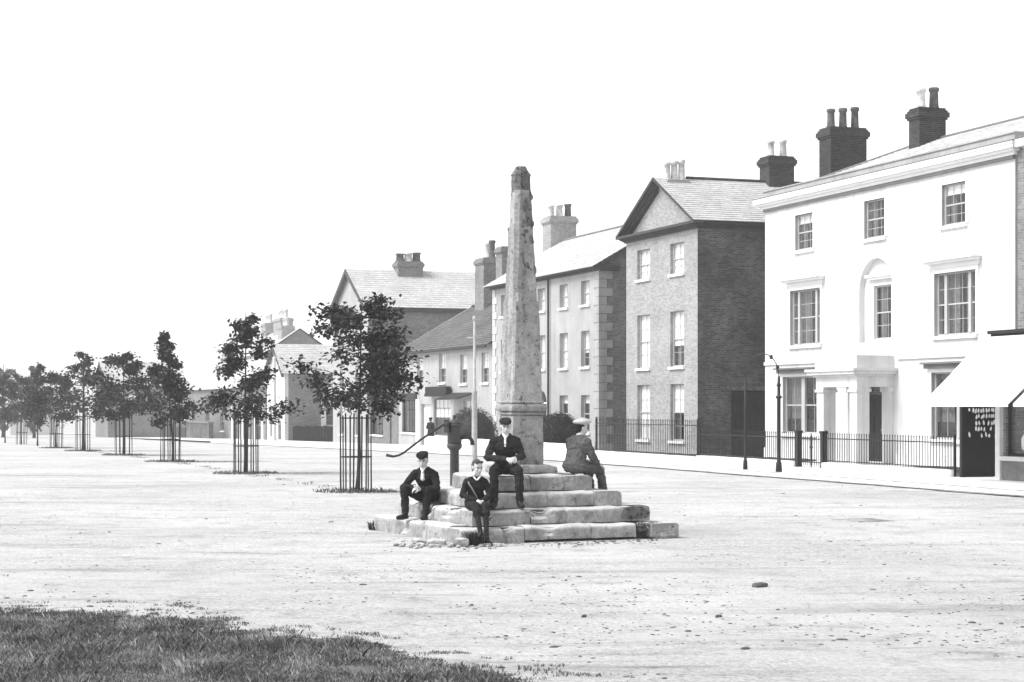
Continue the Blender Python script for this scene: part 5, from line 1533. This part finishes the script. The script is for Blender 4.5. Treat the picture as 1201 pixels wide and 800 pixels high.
tree('pointed young tree with one low branch reaching sideways, second in the row', 288, 53.1, 5.0, 1.85, [0.85, 1.0, 0.8, 0.8, 0.6, 0.5, 0.25], 8, 4600, 0.14, 0.0, limbs=26, arms=((0.15, 0.05, 1.35), (0.2, 3.1, 1.05)))
guard('iron tree guard around the pointed second tree', 288.5, 53.1, 2)
tree('young tree with narrow spire-like top, third in the row', 203, 65.2, 5.0, 1.65, [1.1, 1.35, 1.1, 0.9, 0.45, 0.22, 0.12], 13, 4800, 0.155, -0.25, limbs=26, arms=((0.18, 0.1, 1.25),))
guard('iron tree guard around the spire-topped third tree', 200, 65.2, 3, 11, 0.02)
tree('full round-headed young tree, fourth in the row', 145, 76.7, 4.55, 1.75, [0.9, 1.35, 1.5, 1.5, 1.3, 1.0, 0.6], 21, 4800, 0.165, 0.0, limbs=26)
guard('iron tree guard around the round-headed fourth tree', 145, 76.7, 4, 11, 0.02)
tree('thin airy young tree with stout bare trunk, fifth in the row', 98, 89.5, 5.2, 2.0, [1.2, 1.7, 1.6, 1.4, 0.9, 0.5, 0.25], 34, 2200, 0.18, 0.0, trunk_r=0.085, limbs=22)
guard('thin iron tree guard around the airy fifth tree', 97, 89.5, 5, 9, 0.03)
tree('bushy young tree in faint haze, sixth in the row', 66, 101.6, 4.6, 1.9, [1.2, 1.9, 1.8, 1.5, 1.2, 0.8, 0.5], 41, 3000, 0.2, limbs=22)
guard('faint iron tree guard around the sixth tree', 66, 101.6, 6, 10, 0.03)
tree('slim pale young tree in haze, seventh in the row', 44, 112.3, 5.4, 2.0, [0.9, 1.3, 1.2, 1.0, 0.7, 0.5, 0.3], 47, 1800, 0.2, limbs=20)
tree('pale young tree in haze, eighth in the row', 25, 122.5, 5.0, 2.0, [1.1, 1.6, 1.6, 1.3, 1.0, 0.7, 0.4], 52, 2000, 0.22, limbs=20)
guard('hazy iron tree guard around the eighth tree', 25, 122.5, 8, 9, 0.03)
tree('palest young tree in haze at the end of the row', 6, 135, 5.4, 2.0, [1.2, 1.7, 1.6, 1.3, 1.0, 0.7, 0.4], 58, 2000, 0.22, limbs=20)
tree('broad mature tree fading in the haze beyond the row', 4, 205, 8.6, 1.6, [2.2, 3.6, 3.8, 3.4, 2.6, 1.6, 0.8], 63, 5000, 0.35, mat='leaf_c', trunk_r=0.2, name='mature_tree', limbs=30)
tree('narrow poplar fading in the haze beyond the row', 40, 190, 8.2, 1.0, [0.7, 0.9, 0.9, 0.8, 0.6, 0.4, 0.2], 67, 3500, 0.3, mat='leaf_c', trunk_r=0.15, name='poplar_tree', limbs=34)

# clipped bushes
def dome_bush(label, loc, rx, ry, h, seed, n=5200, sz=0.07):
    r = random.Random(seed)
    b = thing('clipped_bush', label, 'bush', loc, ROT)
    m = MB(); inner = MB(); inner.ell((0, 0, h * 0.35), (rx * 0.9, ry * 0.9, h * 0.56)); inner.build('core', MATS['leaf_b'], b, True)
    for i in range(n):
        th = math.acos(1 - 1.35 * r.random()); ph = r.uniform(0, 2 * pi); k = r.uniform(0.88, 1.03) + 0.05 * noise.noise((th * 3, ph * 2, seed))
        c = Vector((rx * k * sin(th) * cos(ph), ry * k * sin(th) * sin(ph), h * 0.36 + h * 0.64 * k * cos(th)))
        if c.z < 0: continue
        leaf(m, c, sz * r.uniform(0.6, 1.3), r)
    m.build('foliage', MATS['leaf_b'], b)
    q = MB(); q.tube([(0, 0, -0.1), (0, 0, h * 0.5)], [0.06, 0.04], 6); q.build('stem', MATS['bark'], b)
    return b
dome_bush('large clipped dome bush in front of the quoined house', S(-13.6, -3.0, 0.08), 0.95, 1.0, 1.62, 3)
p = S(-27.9, -2.2); dome_bush('clipped dome bush beside the pale post', (p.x, p.y, gz(p.x, p.y)), 1.6, 1.25, 2.25, 4)
# ------------------------------------------------------------------ grass, tufts, clods
EDGE = [(-30, 26), (-12, 20.2), (-4.96, 17.4), (-3.42, 17.05), (-2.29, 16.05), (-1.3, 15.2), (-0.54, 14.05), (0.24, 12.96), (2, 10.5), (5, 6)]
def edge(x_):
    for (x0, y0), (x1, y1) in zip(EDGE[:-1], EDGE[1:]):
        if x0 <= x_ <= x1: return y0 + (y1 - y0) * (x_ - x0) / (x1 - x0)
    return 0
def turfy(x_, y_):
    e = edge(x_) - y_ + 0.5 * noise.noise((x_ * 1.3, y_ * 1.3, 2.0)) + 0.42 * noise.noise((x_ * 3.5, y_ * 5, 9.0)) + 0.25 * noise.noise((x_ * 9, y_ * 12, 5.0))
    return e
rg0 = random.Random(2); tf = MB(); st_ = 0.05
for i in range(int(12 / st_)):
    for j in range(int(12 / st_)):
        x_ = -9 + i * st_; y_ = 8 + j * st_
        if turfy(x_ + st_ / 2, y_ + st_ / 2) + rg0.gauss(0, 0.12) > 0.38:
            tf.quad(*[(a, b, gz(a, b) + micro(a, b) + 0.012 + 0.015 * abs(noise.noise((a * 3, b * 3, 0)))) for a, b in ((x_, y_), (x_ + st_, y_), (x_ + st_, y_ + st_), (x_, y_ + st_))])
MATS['turf'] = M('turf soil', 0.11, var=0.5, scale=2, fine=14, bs=1.0)
o = tf.build('turf', MATS['turf'], smooth=True); tag(o, 'rough turf soil at the edge of the market place', None, None, 'structure')
def add_blade(m, x_, y_, h, r, w=0.006):
    a = r.uniform(0, 2 * pi); l = h * r.uniform(0.5, 1.25); le = r.uniform(0.1, 0.9)
    z = gz(x_, y_) + micro(x_, y_)
    k = len(m.v); cx_, cy_ = cos(a), sin(a)
    m.v += [(x_ - cy_ * w, y_ + cx_ * w, z), (x_ + cy_ * w, y_ - cx_ * w, z), (x_ + cx_ * l * le * 0.4 + cy_ * w * 0.7, y_ + cy_ * l * le * 0.4 - cx_ * w * 0.7, z + l * 0.65), (x_ + cx_ * l * le, y_ + cy_ * l * le, z + l * 0.95)]
    m.face((k, k + 1, k + 2)); m.face((k, k + 2, k + 3))
rg = random.Random(77)
gr = MB(); dry = MB()
for i in range(230000):
    x_ = rg.uniform(-6.2, 1.6); y_ = rg.uniform(11.5, 18.6)
    if abs(x_) > 0.33 * y_ + 0.5: continue
    e = turfy(x_, y_) - 0.05
    if e < 0.45 and rg.random() > max(0.0, (e + 0.08) / 0.53) ** 0.75: continue
    if e < -0.25: continue
    wear = noise.noise((x_ * 0.9, y_ * 0.9, 14)) + 0.5 * noise.noise((x_ * 3, y_ * 3, 21))
    if wear > 0.42 and rg.random() < 0.6: continue
    h_ = 0.042 * (1 + 0.7 * noise.noise((x_ * 1.6, y_ * 1.6, 30))) * (0.55 if e < 0.3 else 1) * (1.9 if rg.random() < 0.05 else 1)
    if noise.noise((x_ * 2.2, y_ * 2.2, 4)) + 0.5 * noise.noise((x_ * 7, y_ * 7, 4)) + rg.gauss(0, 0.28) > 0.26: add_blade(dry, x_, y_, h_, rg, 0.0042)
    else: add_blade(gr, x_, y_, h_, rg, 0.0045)
# outlying tufts on the dust beyond the edge, thinning outwards
for i in range(150000):
    x_ = rg.uniform(-6.2, 1.2); y_ = rg.uniform(12.3, 18.9)
    e = turfy(x_, y_)
    if e > 0.35 or e < -0.95: continue
    k = noise.noise((x_ * 2.0, y_ * 3.2, 40)) + 0.6 * noise.noise((x_ * 6, y_ * 9, 44)) + 0.32 * e
    if k < rg.random() * 0.4: continue
    add_blade(gr if rg.random() < 0.8 else dry, x_, y_, 0.022 + 0.02 * max(0, e), rg, 0.005)
o = gr.build('grass', MATS['grass']); tag(o, 'rough grass covering the near corner of the market place', 'grass', None, 'stuff')
o = dry.build('dry_grass', MATS['grass_dry']); tag(o, 'bleached dry grass blades among the turf', 'grass', None, 'stuff')
# tufts round the tree feet and along the planted line
tu = MB()
TP = [(417, 41.6), (288, 53.1), (201, 65.2), (145, 76.7), (98, 89.5), (66, 101.6)]
for k, (px, Y) in enumerate(TP):
    c = P(px, Y)
    for i in range(420):
        a = rg.uniform(0, 2 * pi); q_ = 0.75 * math.sqrt(rg.random())
        add_blade(tu, c.x + q_ * cos(a) * 1.3, c.y + q_ * sin(a) * 0.8, 0.07 + 0.03 * rg.random(), rg, 0.012)
    if k < 4:
        d = P(*TP[k + 1]) - c
        for i in range(260):
            f = rg.random()
            if noise.noise((f * 9, k * 3.3, 0)) < 0.0: continue
            add_blade(tu, c.x + d.x * f + rg.gauss(0, 0.10), c.y + d.y * f + rg.gauss(0, 0.25), 0.05, rg, 0.012)
    for i in range(140):
        add_blade(tu, c.x + abs(rg.gauss(0, 0.9)), c.y + rg.gauss(0, 0.10) - 0.1, 0.04, rg, 0.012)
o = tu.build('tree_foot_grass', MATS['grass']); tag(o, 'thin grass tufts around the feet of the young trees', 'grass', None, 'stuff')
# clods and pebbles
cl = MB(); rc = random.Random(5)
for i in range(5200):
    v_ = 1 / rc.uniform(1 / 46.0, 1 / 12.5); x_ = rc.uniform(-0.31, 0.31) * v_
    if turfy(x_, v_) > -0.1 or (abs(x_ - CX) < 2.4 and abs(v_ - CY) < 2.6): continue
    if noise.noise((x_ * 0.4, v_ * 0.4, 3)) + 0.5 * noise.noise((x_ * 1.5, v_ * 1.5, 8)) + rc.gauss(0, 0.15) < 0.12: continue
    w = rc.uniform(0.005, 0.014) * (2.0 if rc.random() < 0.04 else 1)
    cl.ell((x_, v_, gz(x_, v_) + micro(x_, v_) + w * 0.1), (w * rc.uniform(0.8, 2.2), w * rc.uniform(0.8, 1.6), w * 0.5), Matrix.Rotation(rc.uniform(-0.5, 0.5), 3, 'Z'), nu=6, nv=4)
for i in range(260):                                  # dirt kicked up round the front of the steps
    f = rc.random(); p = c0 + Vector((-1.3 + 4.2 * f, -0.1 - abs(rc.gauss(0, 0.35)) + (0.45 * max(0, -1.3 + 4.2 * f) if f > 0.31 else -1.5 * (-1.3 + 4.2 * f)), 0))
    w = rc.uniform(0.006, 0.022)
    cl.ell((p.x, p.y, w * 0.2), (w * 1.5, w, w * 0.5), None, nu=6, nv=4)
MATS['clod'] = M('earth clods', 0.10, var=0.5, scale=5)
o = cl.build('gravel', MATS['clod']); tag(o, 'small dark clods and pebbles strewn over the dust', 'gravel', None, 'stuff')
for (px, Y, w, h, lab) in ((891, 19.75, 0.09, 0.055, 'half brick lying alone on the dusty roadway'), (843, 17.0, 0.035, 0.03, 'small dark pebble near the half brick on the roadway'), (685, 17.0, 0.03, 0.028, 'little dark pebble alone on the bare dust before the cross'), (874, 14.7, 0.05, 0.018, 'flat dark pebble on the bare dust at the grass side')):
    q = MB(); rough_block(q, -w, w, -w * 0.55, w * 0.55, 0, h, 0.006, 0.012, px, (4, 3, 2)); o = q.build('stone', MATS['stone_dark'], smooth=True); p = P(px, Y); o.location = (p.x, p.y, p.z + micro(p.x, p.y) - 0.005); o.rotation_euler = (0, 0, px * 0.7 % 1); tag(o, lab, 'stone')

# ------------------------------------------------------------------ haze
hz = MB(); hz.box(-910, 910, -70, 2510, -3.6, 15.2)
MH = bpy.data.materials.new('haze air'); MH.use_nodes = True
nt = MH.node_tree; nt.nodes.clear(); ho = nt.nodes.new('ShaderNodeOutputMaterial'); pv2 = nt.nodes.new('ShaderNodeVolumePrincipled')
pv2.inputs['Color'].default_value = grey(0.98); pv2.inputs['Density'].default_value = 0.0010; pv2.inputs['Anisotropy'].default_value = 0.2
nt.links.new(pv2.outputs[0], ho.inputs['Volume'])
o = hz.build('haze', MH); tag(o, 'pale morning haze thickening down the street', 'haze', None, 'stuff')
